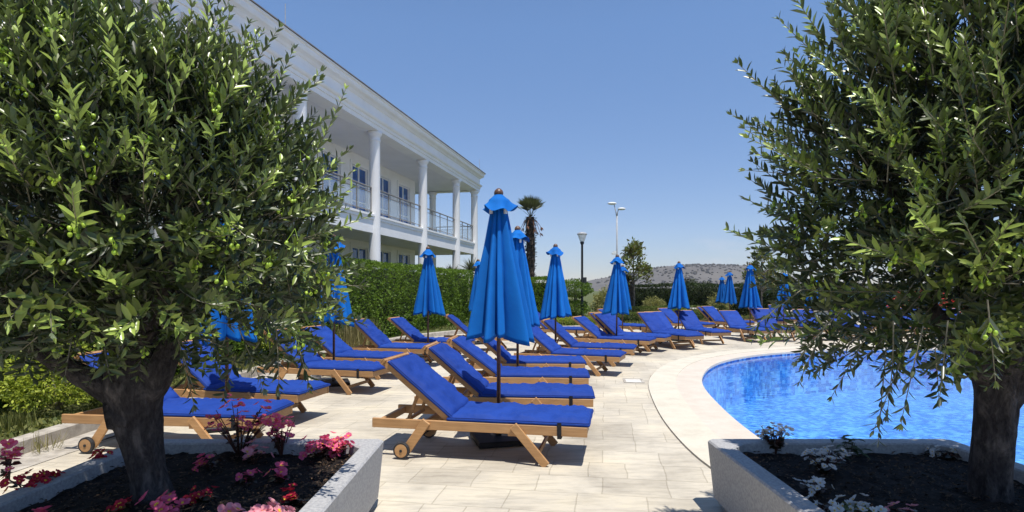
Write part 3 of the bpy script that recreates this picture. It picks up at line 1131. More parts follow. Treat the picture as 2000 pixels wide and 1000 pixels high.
wu, pu = window_mesh(2 * HW, 7.22 - ZB - .12, (1.0, 1.78)), pane_mesh(2 * HW, 7.22 - ZB - .12)
wl, pl = window_mesh(2 * HW, 2.32, (1.5,)), pane_mesh(2 * HW, 2.32)
for s in wins:
    if s - HW < S_BEG:
        continue
    for (wm, pm, z) in ((wu, pu, ZB + .12), (wl, pl, 1.2)):
        o = link('window', wm, None, bld); o.location = (s - HW, WY, z)
        link('pane', pm, None, o)

# columns
bm = bmesh.new()
lathe(bm, [(.27, 0.1), (.27, .28), (.235, .34), (.225, .5), (.222, 3), (.20, ZC - .42), (.205, ZC - .40), (.225, ZC - .38), (.225, ZC - .34), (.205, ZC - .32), (.205, ZC - .2), (.25, ZC - .14), (.28, ZC - .10), (.28, ZC - .001)], 28)
bmesh.ops.recalc_face_normals(bm, faces=bm.faces[:])
cm = bpy.data.meshes.new('column'); bm.to_mesh(cm); bm.free(); cm.materials.append(MATS['white_paint'])
for e in cm.polygons:
    e.use_smooth = abs(e.normal.z) < .6
cols_s = [4.95 * k for k in range(-6, 3)] + [13.4]
for s in cols_s:
    o = link('column', cm, None, bld); o.location = (s, 0, 0)
for y in (2.75, 7.6, 12.5):
    o = link('column', cm, None, bld); o.location = (13.4, y, 0)
# railings between columns
def railing(p0, p1):
    d = Vector(p1) - Vector(p0); L = d.length
    rail = bpy.data.objects.new('balcony_railing', None)
    bm = bmesh.new()
    z0 = 0.0
    n_ = max(2, round(L / 1.05))
    for k in range(n_ + 1):
        x = k * L / n_
        box2(bm, (x - .02, -.02, z0), (x + .02, .02, z0 + 1.02))
    for (z, r) in ((1.04, .032), (.86, .016), (.14, .016)):
        tube(bm, [(0, 0, z), (L, 0, z)], r, 8)
    o = bm_obj('balcony_railing', bm, 'rail_metal', bld)
    o.location = (*p0, ZB); o.rotation_euler = (0, 0, math.atan2(d.y, d.x))
    bm = bmesh.new()
    for k in range(n_):
        box2(bm, (k * L / n_ + .05, -.006, .17), ((k + 1) * L / n_ - .05, .006, .83))
    bm_obj('glass_panel', bm, 'clear_glass', o)
for a, b in zip(cols_s, cols_s[1:]):
    railing((a + .22, .05), (b - .22, .05))
railing((13.4, .22), (13.4, 2.5)); railing((13.4, 3.0), (13.4, 7.4))
# lightning rods
for (s, y) in ((S_END + .3, -.2), (S_END - 19.5, -.2)):
    bm = bmesh.new(); tube(bm, [(s, y, ZC + 1.16), (s, y, ZC + 2.05)], .012, 6)
    bm_obj('lightning_rod', bm, 'metal_grey', bld)

# ------------------------------------------------------------------ umbrellas
def canopy_mesh(seed):
    r_ = random.Random(seed)
    nt_, nth = 34, 180
    nl = 9
    bd_ = sorted((k + r_.uniform(-.24, .24)) / nl for k in range(nl))
    amp = [r_.uniform(.8, 1.2) for _ in range(nl)]
    skew = [r_.choice((.55, .7, 1.5, 1.8)) for _ in range(nl)]
    hem = [r_.uniform(-.05, .05) for _ in range(nl)]
    tw = r_.uniform(-.12, .12)
    V = []
    for i in range(nt_ + 1):
        t = i / nt_
        r0 = .056 + .222 * t ** 0.9
        for k in range(nth):
            th = 2 * math.pi * k / nth
            q = ((th + tw * t) / (2 * math.pi) - bd_[0]) % 1.0 + bd_[0]
            li = max(m for m in range(nl) if bd_[m] <= q + 1e-9)
            nx_ = bd_[li + 1] if li + 1 < nl else bd_[0] + 1
            fr = (q - bd_[li]) / (nx_ - bd_[li])
            s = math.sin(math.pi * max(0, min(1, fr)) ** skew[li])
            wv = max(0, s) ** 0.7
            fold2 = .10 * math.sin(2 * math.pi * fr * 2 + seed + li) * t
            r = r0 * (1 + (0.27 + .60 * t) * (wv * amp[li] - .72) + fold2 * .5)
            r *= 1 + .04 * noise.noise(Vector((math.cos(th) * 2, math.sin(th) * 2, t * 5 + seed)))
            z = 2.50 - t * 1.42 - (hem[li] + .06 * s - .03) * t ** 6
            V.append((r * math.cos(th), r * math.sin(th), z))
    q = []
    for i in range(nt_):
        for k in range(nth):
            a = i * nth + k; b = i * nth + (k + 1) % nth
            q.append((a, a + nth, b + nth, b))
    # folded-in hem: short inner return so the cloth has an edge
    base = nt_ * nth
    off = len(V)
    for k in range(nth):
        x, y, z = V[base + k]
        V.append((x * .93, y * .93, z + .05))
    for k in range(nth):
        q.append((base + k, off + k, off + (k + 1) % nth, base + (k + 1) % nth))
    me = np_mesh('canopy', np.array(V), [np.array(q)])
    me.materials.append(MATS['canopy_blue'])
    me.shade_smooth()
    return me


def collar_mesh(seed):
    r_ = random.Random(seed + 50)
    nth, nt_ = 96, 10
    a1, a2 = r_.uniform(0, 6), r_.uniform(0, 6)
    V = []
    for i in range(nt_ + 1):
        t = i / nt_
        for k in range(nth):
            th = 2 * math.pi * k / nth
            fl = t ** 2.2
            r = .035 + .06 * min(1, t * 2.5) + (.080 * fl) * (1 + .12 * math.sin(5 * th + a1) + .30 * math.sin(3 * th + a2))
            z = 2.565 - .165 * t + fl * (.020 * math.sin(5 * th + a1) + .028 * math.sin(2 * th + a2))
            V.append((r * math.cos(th), r * math.sin(th), z))
    q = []
    for i in range(nt_):
        for k in range(nth):
            a = i * nth + k; b = i * nth + (k + 1) % nth
            q.append((a, a + nth, b + nth, b))
    me = np_mesh('collar', np.array(V), [np.array(q)])
    me.materials.append(MATS['canopy_blue'])
    me.shade_smooth()
    return me


CAN = [canopy_mesh(s) for s in range(5)]
COL = [collar_mesh(s) for s in range(5)]
umb0 = empty('patio_umbrella')
bm = bmesh.new(); tube(bm, [(0, 0, .05), (0, 0, 2.55)], .021, 12); bm_obj('pole', bm, 'pole_wood', umb0, True)
ocan = link('canopy', CAN[0], None, umb0)
ocol = link('collar', COL[0], None, umb0)
bm = bmesh.new(); lathe(bm, [(.02, 2.545), (.045, 2.55), (.05, 2.575), (.042, 2.60), (.02, 2.62), (.006, 2.625)], 16); bm_obj('finial', bm, 'finial_wood', umb0, True)
bm = bmesh.new(); box2(bm, (-.26, -.26, 0.002), (.26, .26, .06)); ob = bm_obj('base', bm, 'base_black', umb0, bevel=.012)
bm = bmesh.new(); lathe(bm, [(.032, .062), (.032, .30), (.026, .31)], 14); bm_obj('socket', bm, 'base_black', ob)
for k in range(4):
    a = k * math.pi / 2 + .5
    bm = bmesh.new()
    box(bm, (math.cos(a) * .105, math.sin(a) * .105, 2.375), (.02, .03, .05), Matrix.Rotation(a, 4, 'Z'))
    bm_obj('strut_end', bm, 'white_plastic', umb0)
UG = 'closed blue umbrellas between the loungers'
UMB = [  # px, Y, top y, tilt, label
    (974, 5.85, 371, 0, 'largest closed blue umbrella, standing behind the front centre lounger'),
    (1011, 8.75, 441, 0, 'closed blue umbrella half hidden right behind the largest one'),
    (1085, 11.3, 476, 0, 'closed blue umbrella right of the palm, third in the centre row'),
    (1204, 14.0, 497, .022, 'closed blue umbrella left of the slim magnolia, with another close behind its right side'),
    (1216, 18.2, 517, 0, 'smaller closed blue umbrella directly left of the magnolia trunk'),
    (1325, 17.4, 510, .01, 'closed blue umbrella standing alone in front of the hill'),
    (1465, 18.8, 514, 0, 'closed blue umbrella in front of the second magnolia, beside the right olive tree'),
    (1425, 25.0, 529, 0, 'far closed blue umbrella, right one of the two standing close together'),
    (1410, 29.0, 539, 0, 'farthest closed blue umbrella, left one of the two standing close together'),
    (1531, 21.5, 530, 0, 'closed blue umbrella glimpsed through the left twigs of the right olive tree'),
    (1588, 24.0, 541, 0, 'closed blue umbrella mostly hidden behind the dark leaves of the right olive tree'),
    (443, 6.45, 410, 0, 'closed blue umbrella whose pole shows under the left olive tree crown'),
    (652, 9.35, 458, 0, 'closed blue umbrella beside the right edge of the left olive tree'),
    (836, 12.6, 481, 0, 'closed blue umbrella in front of the tall hedge below the building'),
    (934, 16.4, 506, 0, 'closed blue umbrella hidden behind the largest one, only its top edge showing'),
]
first = True
for i, (px, Y, top, tilt, lab) in enumerate(UMB):
    o = umb0 if first else copy_tree(umb0)
    first = False
    H = CAM_H + (HZ - top) * Y / F
    o.location = atY(px, Y)
    o.scale = (1, 1, 1) if abs(H / 2.625 - 1) < .01 else (max(.94, H / 2.625),) * 2 + (H / 2.625,)
    o.rotation_euler = (0, -tilt, [0.25, 1.1, 2.2, .7, 1.6][i % 5] + i * .37)
    tag(o, lab, 'umbrella', UG)
    for ch in o.children:
        if ch.name.startswith('canopy'):
            ch.data = CAN[i % 5]
        elif ch.name.startswith('collar'):
            ch.data = COL[(i * 2) % 5]

# ------------------------------------------------------------------ sun loungers
LW, LL = 0.33, 2.02           # half width, length
ZR0, ZR1 = 0.268, 0.355       # rail bottom / top
HX, BA, BL = 0.74, R(39), 0.80


def cushion_mesh(L, W, T, seed, seam=None):
    """padded slab on a grid, top puffed, with wrinkles; origin at hinge end, x along length"""
    nx_, ny_ = int(L / .022), int(W * 2 / .024)
    def h(x, y):
        ex = min(x, L - x) / .05
        ey = min(y + W, W - y) / .05
        edge = min(1, max(0, ex)) ** .5 * min(1, max(0, ey)) ** .5
        wr = .018 * noise.noise(Vector((x * 5 + seed, y * 4, seed))) + .015 * noise.noise(Vector((x * 14, y * 7 + seed, seed * 2))) + .010 * noise.noise(Vector((x * 8, y * 26, seed * 5)))
        # tension wrinkles near edges
        wr += .014 * noise.noise(Vector((x * 34, y * 6, seed))) * (1 - min(1, ey / 4))
        s = 0
        if seam:
            for sx in seam:
                s += .014 * math.exp(-((x - sx) / .014) ** 2)
        return T * (.42 + .58 * edge) + wr * edge - s
    V, q = [], []
    for i in range(nx_ + 1):
        for j in range(ny_ + 1):
            x = L * i / nx_; y = -W + 2 * W * j / ny_
            wob = .006 * noise.noise(Vector((x * 6, y * 6 + 3, seed)))
            px_, py_ = x, y
            if j in (0, ny_):
                py_ += wob * 1.2
            if i in (0, nx_):
                px_ += wob
            V.append((px_, py_, h(x, y)))
    top = len(V)
    for i in range(nx_):
        for j in range(ny_):
            a = i * (ny_ + 1) + j
            q.append((a, a + ny_ + 1, a + ny_ + 2, a + 1))
    # border loop and sides
    bd = [i * (ny_ + 1) for i in range(nx_ + 1)] + [nx_ * (ny_ + 1) + j for j in range(1, ny_ + 1)] + [i * (ny_ + 1) + ny_ for i in range(nx_ - 1, -1, -1)] + [j for j in range(ny_ - 1, 0, -1)]
    cx_, cy_ = L / 2, 0
    lay = [bd]
    for (sc, z) in ((.006, .36), (.009, .18), (-.004, 0.0)):
        ids = []
        for b in bd:
            x, y, z0 = V[b]
            x2 = x + (sc if x > L * .98 else -sc if x < L * .02 else 0)
            y2 = y + (sc if y > W * .96 else -sc if y < -W * .96 else 0)
            ids.append(len(V)); V.append((x2, y2, T * z))
        lay.append(ids)
    m = len(bd)
    for a, b in zip(lay, lay[1:]):
        for k in range(m):
            q.append((a[k], b[k], b[(k + 1) % m], a[(k + 1) % m]))
    me = np_mesh('cushion', np.array(V), [np.array(q)])
    me.materials.append(MATS['cushion_blue'])
    me.shade_smooth()
    bm = bmesh.new()
    loop_ = [Vector(V[b]) + Vector((0, 0, .002)) for b in bd[::2]]
    tube(bm, loop_ + [loop_[0]], .0045, 5, False)
    bmesh.ops.recalc_face_normals(bm, faces=bm.faces[:])
    pm = bpy.data.meshes.new('piping'); bm.to_mesh(pm); bm.free()
    pm.materials.append(MATS['piping_blue']); pm.shade_smooth()
    return me, pm


SEAT = [cushion_mesh(LL - HX + .015, LW - .012, .068, s * 7.3 + 1) for s in range(4)]
BACK = [cushion_mesh(BL + .0, LW - .02, .065, s * 5.1 + 40, seam=None) for s in range(4)]

def make_lounger(BA):
    lou0 = empty('sun_lounger')


    def part(name, mat='teak', parent=None, bevel=.004, smooth=False, fn=None):
        bm = bmesh.new(); fn(bm)
        return bm_obj(name, bm, mat, parent or lou0, smooth, bevel)


    for s in (-1, 1):
        part('side_rail', fn=lambda bm: box2(bm, (0, s * LW - .016 * (1 + s), ZR0), (LL, s * LW + .016 * (1 - s), ZR1)))
    for x in (.07, .52):
        part('crossbar', fn=lambda bm: box2(bm, (x - .018, -LW + .034, ZR0 + .006), (x + .018, LW - .034, ZR1 - .012)))
    part('end_rail', fn=lambda bm: box2(bm, (LL - .034, -LW + .034, ZR0 + .003), (LL - .003, LW - .034, ZR1 - .003)))
    def slats(bm):
        x = HX + .03
        while x < LL - .11:
            box2(bm, (x, -LW + .034, ZR1 - .026), (x + .062, LW - .034, ZR1 - .004)); x += .078
    part('slats', fn=slats)
    for s in (-1, 1):
        part('leg', fn=lambda bm: beam(bm, (1.36, s * (LW + .016), ZR1 - .006), (1.66, s * (LW + .016), 0.004), .075, .028))
    part('stretcher', fn=lambda bm: beam(bm, (1.585, -LW - .002, .10), (1.585, LW + .002, .10), .045, .024, Vector((1, 0, 0))))
    part('brace', fn=lambda bm: box2(bm, (1.30, -LW + .034, ZR0 - .03), (1.40, LW - .034, ZR0 + .002)))
    for s in (-1, 1):
        part('leg', fn=lambda bm: beam(bm, (.545, s * (LW + .016), ZR1 - .004), (.345, s * (LW + .016), .065), .085, .028))
    part('axle', 'metal_dark', bevel=0, fn=lambda bm: tube(bm, [(.315, -LW - .07, .078), (.315, LW + .07, .078)], .008, 8))
    for s in (-1, 1):
        yy = s * (LW + .050)
        def disc(bm, r, half, yc):
            ring = []
            prof = [(r * .999, -half), (r, -half * .8), (r, half * .8), (r * .999, half)]
            rows = [[bm.verts.new((.315 + rr * math.cos(2 * math.pi * k / 32), yc + dy, .078 + rr * math.sin(2 * math.pi * k / 32))) for k in range(32)] for rr, dy in prof]
            for a, b in zip(rows, rows[1:]):
                for k in range(32):
                    bm.faces.new((a[k], a[(k + 1) % 32], b[(k + 1) % 32], b[k]))
            bm.faces.new(rows[0]); bm.faces.new(list(reversed(rows[-1])))
        wh = part('wheel', fn=lambda bm: disc(bm, .060, .019, yy), bevel=0)
        def tyre(bm):
            rows = []
            for (rr, dy) in ((.0605, -.017), (.074, -.018), (.078, -.012), (.078, .012), (.074, .018), (.0605, .017)):
                rows.append([bm.verts.new((.315 + rr * math.cos(2 * math.pi * k / 32), yy + dy, .078 + rr * math.sin(2 * math.pi * k / 32))) for k in range(32)])
            for a, b in zip(rows, rows[1:]):
                for k in range(32):
                    bm.faces.new((a[k], a[(k + 1) % 32], b[(k + 1) % 32], b[k]))
        part('tyre', 'rubber', wh, 0, fn=tyre)
        part('hub', 'metal_dark', wh, 0, fn=lambda bm: tube(bm, [(.315, yy + s * .019, .078), (.315, yy + s * .026, .078)], .013, 10))
    # backrest frame tilted about the hinge
    BM = Matrix.Translation((HX, 0, ZR1 - .022)) @ Matrix.Rotation(math.pi, 4, 'Z') @ Matrix.Rotation(-BA, 4, 'Y')
    def backframe(bm):
        for s in (-1, 1):
            box2(bm, (0, s * (LW - .055) - .014, -.004), (BL + .03, s * (LW - .055) + .014, .044))
        box2(bm, (BL - .025, -LW + .075, -.002), (BL + .032, LW - .075, .043))
        box2(bm, (BL + .034, -LW + .03, -.004), (BL + .062, LW - .03, .046))
        x = .05
        while x < BL - .09:
            box2(bm, (x, -LW + .071, .02), (x + .06, LW - .071, .04)); x += .078
        bm.transform(BM)
    brest = part('backrest', fn=backframe)
    def props(bm):
        top = BM @ Vector((.42, 0, 0))
        for s in (-1, 1):
            beam(bm, (top.x, s * .17, top.z), (.30, s * .17, ZR0 + .05), .032, .02)
        box2(bm, (.28, -.26, ZR0 + .035), (.315, .26, ZR0 + .065))
    part('prop', fn=props)
    seat = link('seat_cushion', SEAT[0][0], None, lou0); link('piping', SEAT[0][1], None, seat); seat.location = (HX, 0, ZR1 + .001)
    back = link('back_cushion', BACK[0][0], None, lou0); link('piping', BACK[0][1], None, back)
    Mb = BM @ Matrix.Translation((.0, 0, .047))
    back.matrix_local = Mb
    def strap(bm):
        x0 = 1.755
        for s in (-1, 1):
            box2(bm, (x0, s * (LW + .003) - .003, ZR0 - .02), (x0 + .038, s * (LW + .003) + .003, ZR1 + .03))
        box2(bm, (x0, -LW - .006, ZR0 - .024), (x0 + .038, LW + .006, ZR0 - .02))
    part('strap', 'strap_black', bevel=0, fn=strap)
    return lou0


PROTO = [make_lounger(R(a)) for a in (39, 40.5, 37, 42)]
LG = 'blue cushioned teak sun loungers on the pool deck'
LN, LF = (LL, -LW), (LL, LW)
HEADN = (0.0, -LW)
LEGL = (1.66, -LW - .03)
BTOP = (HX - BL * math.cos(BA), -LW)
ZBT = ZR1 + BL * math.sin(BA) + .05
# px, py, z, local point, heading deg, label
LOU = [
    (1147, 856, ZR0, LN, -11, 'nearest centre lounger with its whole wooden side and wheel in view'),
    (1159, 796, ZR0, LN, -5, 'second centre lounger, carrying the shadow of the largest umbrella on its backrest'),
    (1150, 752, ZR0, LN, -4, 'third centre lounger, just behind the pole of the largest umbrella'),
    (1143, 722, ZR0, LN, -2, 'fourth centre lounger, with the second umbrella pole before its backrest'),
    (1210, 708, ZR0, LN, -20.5, 'fifth centre lounger, front lounger of the pair at the third umbrella'),
    (1236, 692, ZR0, LN, -18, 'sixth centre lounger, rear lounger of the pair at the third umbrella'),
    (1267, 674, ZR0, LN, -28, 'lounger of the centre row standing in front of the umbrella left of the magnolia'),
    (1297, 668, ZR0, LN, -30, 'lounger of the centre row just behind the umbrella left of the magnolia'),
    (1313, 677, 0, LEGL, -72, 'lounger pointing its foot at the viewer, left of the lone umbrella before the hill'),
    (1372, 673, 0, LEGL, -74, 'lounger pointing its foot at the viewer, right of the lone umbrella before the hill'),
    (1455, 668, 0, LEGL, -80, 'lounger foot on to the pool, left of the umbrella beside the right olive tree'),
    (1508, 666, 0, LEGL, -88, 'lounger foot on to the pool, right of the umbrella beside the right olive tree'),
    (1583, 664, 0, LEGL, -95, 'lounger foot on to the pool, partly covered by hanging olive twigs'),
    (1377, 645, 0, (.33, -LW), -58, 'back row lounger left of the two far umbrellas standing close together'),
    (1462, 634, ZR0, LF, -62, 'back row lounger right of the two far umbrellas standing close together'),
    (1541, 632, ZR0, LF, -82, 'back row lounger just right of the umbrella beside the right olive tree'),
    (1524, 628, ZR0, LN, -100, 'back row lounger below the umbrella glimpsed through the olive twigs'),
    (861, 659, ZR1, HEADN, 0, 'lounger behind the largest umbrella, its backrest showing left of the canopy'),
    (1141, 652, ZR0, LN, -28, 'back row lounger seen below the third umbrella canopy, beside the low yellow green hedge'),
    (1148, 613, ZBT, BTOP, -40, 'back row lounger with only its backrest showing left of the magnolia umbrellas'),
    (1264, 645, ZR0, LN, -42, 'back row lounger beside the small umbrella at the magnolia trunk'),
    (1243, 611, ZBT, BTOP, -62, 'back row lounger with wooden crossbars showing right of the magnolia trunk'),
    (1376, 640, ZR0, LN, -50, 'back row lounger behind the lone umbrella before the hill'),
    (504, 838, ZR0, LN, -6, 'nearest left lounger, crossing behind the left olive trunk with its wheel in view'),
    (580, 788, ZR0, LN, -14, 'second left lounger, with an umbrella pole under the olive crown before it'),
    (728, 738, ZR0, LN, -15, 'third left lounger, front lounger of the pair at the umbrella beside the olive crown'),
    (778, 713, ZR0, LN, -15, 'fourth left lounger, with the shadow of the umbrella beside the olive crown on it'),
    (853, 692, ZR0, LN, -12, 'fifth left lounger, in front of the umbrella before the tall hedge'),
    (912, 678, ZR0, LN, -12, 'sixth left lounger, behind the umbrella before the tall hedge'),
    (1650, 662, 0, LEGL, -98, 'lounger behind the right olive crown, first to the right of the hanging twigs'),
    (1722, 661, 0, LEGL, -100, 'lounger behind the right olive crown, second to the right of the hanging twigs'),
    (1790, 660, 0, LEGL, -104, 'lounger behind the right olive crown, left of the olive trunk'),
    (1862, 658, 0, LEGL, -108, 'lounger just left of the right olive trunk, on the far pool edge'),
]
for i, (px, py, z, lp, hd, lab) in enumerate(LOU):
    pr = PROTO[i % 4]
    o = pr if i < 4 else copy_tree(pr)
    p = at(px, py, z)
    h = R(hd)
    lx, ly = lp
    o.location = (p.x - (lx * math.cos(h) - ly * math.sin(h)), p.y - (lx * math.sin(h) + ly * math.cos(h)), 0.004)
    o.rotation_euler = (0, 0, h)
    tag(o, lab, 'sun lounger', LG)
    for ch in o.children:
        if ch.name.startswith('seat_cushion'):
            ch.data = SEAT[i % 4][0]
            ch.children[0].data = SEAT[i % 4][1]
        elif ch.name.startswith('back_cushion'):
            ch.data = BACK[(i * 3) % 4][0]
            ch.children[0].data = BACK[(i * 3) % 4][1]

# white perforated basket under the third left lounger
p = at(617, 746)
root = empty('plastic_basket', (p.x, p.y, .004), .3, 'small white perforated basket under the third left lounger', 'basket')
bm = bmesh.new()
for k in range(9):
    for (ax, ay) in ((1, 0), (0, 1)):
        for s in (-1, 1):
            t = -.075 + .15 * k / 8
            c_ = (t, s * .078, .09) if ax else (s * .078, t, .09)
            box(bm, c_, (.008, .004, .18) if ax else (.004, .008, .18))
for k in range(7):
    z = .004 + .172 * k / 6
    for s in (-1, 1):
        box(bm, (0, s * .082, z), (.16, .004, .008)); box(bm, (s * .082, 0, z), (.004, .16, .008))
bm_obj('mesh_sides', bm, 'white_plastic', root)
bm = bmesh.new(); box2(bm, (-.076, -.076, 0), (.076, .076, .004)); bm_obj('bottom', bm, 'white_plastic', root)

# ------------------------------------------------------------------ lamp post, street light
p = atY(1137, 26.0)
root = empty('lamp_post', (p.x, p.y, .1), 0, 'dark garden lamp post with a glass lantern, right of the third umbrella', 'lamp')
bm = bmesh.new(); lathe(bm, [(.12, 0), (.12, .1), (.075, .14), (.075, .9), (.055, .95), (.05, 3.55), (.075, 3.58), (.10, 3.66), (.06, 3.7)], 14); bm_obj('post', bm, 'metal_dark', root, True)
bm = bmesh.new(); lathe(bm, [(.10, 3.70), (.21, 4.0), (.22, 4.03)], 16); bm_obj('lantern', bm, 'lamp_glass', root, True)
bm = bmesh.new(); lathe(bm, [(.245, 4.032), (.23, 4.06), (.16, 4.11), (.05, 4.14)], 16); bm_obj('cap', bm, 'metal_grey', root, True)
bm = bmesh.new(); box2(bm, (.06, -.07, 1.75), (.2, .07, 2.05)); bm_obj('speaker_box', bm, 'metal_dark', root, bevel=.01)
bm = bmesh.new(); box2(bm, (-.3, -.3, .0), (.3, .3, .12)); bm_obj('footing', bm, 'white_stone', root, bevel=.02)

p = atY(1205, 46.0)
root = empty('street_light', (p.x, p.y, 0), 0, 'tall pale grey street light with two lamp heads above the far umbrellas', 'street light')
bm = bmesh.new(); tube(bm, [(0, 0, 0), (0, 0, 4), (0, 0, 7.6)], [.09, .075, .06], 10); bm_obj('pole', bm, 'metal_grey', root, True)
for (dx, z) in ((-.30, 8.62), (.16, 8.18)):
    bm = bmesh.new(); tube(bm, [(0, 0, 7.3), (dx * .25, 0, 7.9), (dx * .8, 0, z - .05)], [.045, .04, .035], 8); arm = bm_obj('arm', bm, 'metal_grey', root, True)
    bm = bmesh.new()
    bmesh.ops.create_uvsphere(bm, u_segments=14, v_segments=8, radius=1, matrix=Matrix.Translation((dx + (-.1 if dx < 0 else .22), 0, z)) @ Matrix.Diagonal((.38 if dx < 0 else .33, .2, .11, 1)))
    bm_obj('lamp_head', bm, 'white_plastic', arm, True)
bm = bmesh.new(); box2(bm, (-.42, -.07, 4.45), (-.06, .07, 4.62)); box2(bm, (-.3, -.05, 4.64), (-.02, .05, 4.72)); bm_obj('camera_box', bm, 'white_plastic', root, bevel=.01)

# ------------------------------------------------------------------ palm
def palm(px, Y, crown_y, label, r_trunk=.24, n_fronds=26, fl=1.0):
    p = atY(px, Y)
    zc = CAM_H + (HZ - crown_y) * Y / F
    root = empty('fan_palm', (p.x, p.y, 0), 0, label, 'palm tree')
    bm = bmesh.new()
    npt = 40
    tube(bm, [(0.02 * math.sin(k * .3), 0, zc * k / npt) for k in range(npt + 1)], [r_trunk * (1.15 - .2 * k / npt + .10 * (k % 2)) for k in range(npt + 1)], 12,
         jitter=lambda i, t, q: 1 + .16 * noise.noise(Vector((math.cos(t) * 3, math.sin(t) * 3, q.z * 6))))
    bm_obj('trunk', bm, 'palm_bark', root)
    # old leaf bases along the trunk
    n = 800
    a = rng.uniform(0, 6.28, n); z = rng.uniform(0.3, zc, n)
    P = np.stack([np.cos(a) * r_trunk * .95, np.sin(a) * r_trunk * .95, z], 1)
    D = unit(np.stack([np.cos(a), np.sin(a), rng.uniform(-.4, .9, n)], 1))
    L = rng.uniform(.1, .22, n)
    link('bark_fibre', leaf_mesh('bark_fibre', P, D, np.tile([0, 0, 1.0], (n, 1)), L, L * .35, shaped=False), 'palm_bark', root)['kind'] = 'stuff'
    for k in range(n_fronds):
        a = 2 * math.pi * k / n_fronds * 2.618
        el = 1.52 - .85 * (k / n_fronds)
        d = Vector((math.cos(a) * math.cos(el), math.sin(a) * math.cos(el), math.sin(el)))
        tip = d * .50 * fl
        bm = bmesh.new(); tube(bm, [(0, 0, zc), Vector((0, 0, zc)) + tip * .5, Vector((0, 0, zc)) + tip], [.016, .012, .01], 5)
        fr = bm_obj('frond', bm, 'palm_leaf', root)
        nb = 22
        up = Vector((0, 0, 1)); side = d.cross(up).normalized() if abs(d.z) < .98 else Vector((1, 0, 0)); nn = side.cross(d)
        ang = np.linspace(-.75, .75, nb)
        Dv = np.array([(d * math.cos(t) + side * math.sin(t) + Vector((0, 0, -.05 * abs(t)))).normalized()[:] for t in ang])
        P = np.tile((Vector((0, 0, zc)) + tip)[:], (nb, 1))
        L = np.full(nb, .66 * fl) * rng.uniform(.8, 1.1, nb)
        link('blade', leaf_mesh('blade', P, Dv, np.tile(nn[:], (nb, 1)), L, np.full(nb, .045), curl=.12), 'palm_leaf', fr)
    for k in range(9):
        a = 2 * math.pi * k / 9 + .2
        pts = [Vector((0, 0, zc - .15)), Vector((math.cos(a) * .35, math.sin(a) * .35, zc - .2)), Vector((math.cos(a) * .62, math.sin(a) * .62, zc - .55 - .2 * (k % 3)))]
        bm = bmesh.new(); tube(bm, pts, [.02, .02, .012], 5)
        fr = bm_obj('dead_frond', bm, 'dead_frond', root)
        nb = 10
        P = np.tile(pts[2][:], (nb, 1)); D = unit(rand_dirs(nb) * .5 + np.array([math.cos(a) * .4, math.sin(a) * .4, -1]))
        link('blade', leaf_mesh('blade', P, D, rand_dirs(nb), np.full(nb, .3), np.full(nb, .05), shaped=False), 'dead_frond', fr)
    return root


palm(1036, 33.0, 424, 'tall fan palm with a shaggy dark trunk behind the largest umbrellas', .24, 17, 1.15)


def stump():
    p = atY(1227, 28.6)
    root = empty('palm_stump', (p.x, p.y, .1), 0, 'thick dark palm trunk left of the slim magnolia trunk', 'palm trunk')
    bm = bmesh.new()
    tube(bm, [(0, 0, 1.9 * k / 16) for k in range(17)], [.24 + .03 * (k % 2) for k in range(17)], 12, jitter=lambda i, t, q: 1 + .2 * noise.noise(Vector((math.cos(t) * 3, math.sin(t) * 3, q.z * 6))))
    bm_obj('trunk', bm, 'palm_bark', root)
    n = 60
    a = rng.uniform(0, 6.28, n)
    D = unit(np.stack([np.cos(a), np.sin(a), rng.uniform(0.2, 1.5, n)], 1))
    P = np.tile([0, 0, 1.9], (n, 1)).astype(float)
    link('leaf_stubs', leaf_mesh('leaf_stubs', P, D, np.tile([0, 0, 1.0], (n, 1)), np.full(n, .5), np.full(n, .06)), 'palm_bark', root)
stump()


def spiky(loc, label, h=1.0, n=90):
    root = empty('spiky_yucca', loc, 0, label, 'plant', 'spiky yuccas behind the tall hedge')
    d = rand_dirs(n); d[:, 2] = np.abs(d[:, 2]) * 1.1 + .1
    P = np.tile([0, 0, h], (n, 1)).astype(float)
    L = rng.uniform(.55, .9, n)
    link('leaves', leaf_mesh('leaves', P, unit(d), np.tile([0, 0, 1.0], (n, 1)), L, np.full(n, .05), curl=.05), 'palm_leaf', root)
    bm = bmesh.new(); tube(bm, [(0, 0, 0), (0, 0, h)], [.1, .08], 8); bm_obj('trunk', bm, 'palm_bark', root)
p = atY(921, 29.0); spiky((p.x, p.y, .1), 'green spiky yucca behind the hedge at the last building column', 2.4, 130)
p = atY(882, 31.0); spiky((p.x, p.y, .1), 'grey green spiky yucca behind the hedge left of the last columns', 2.15, 130)


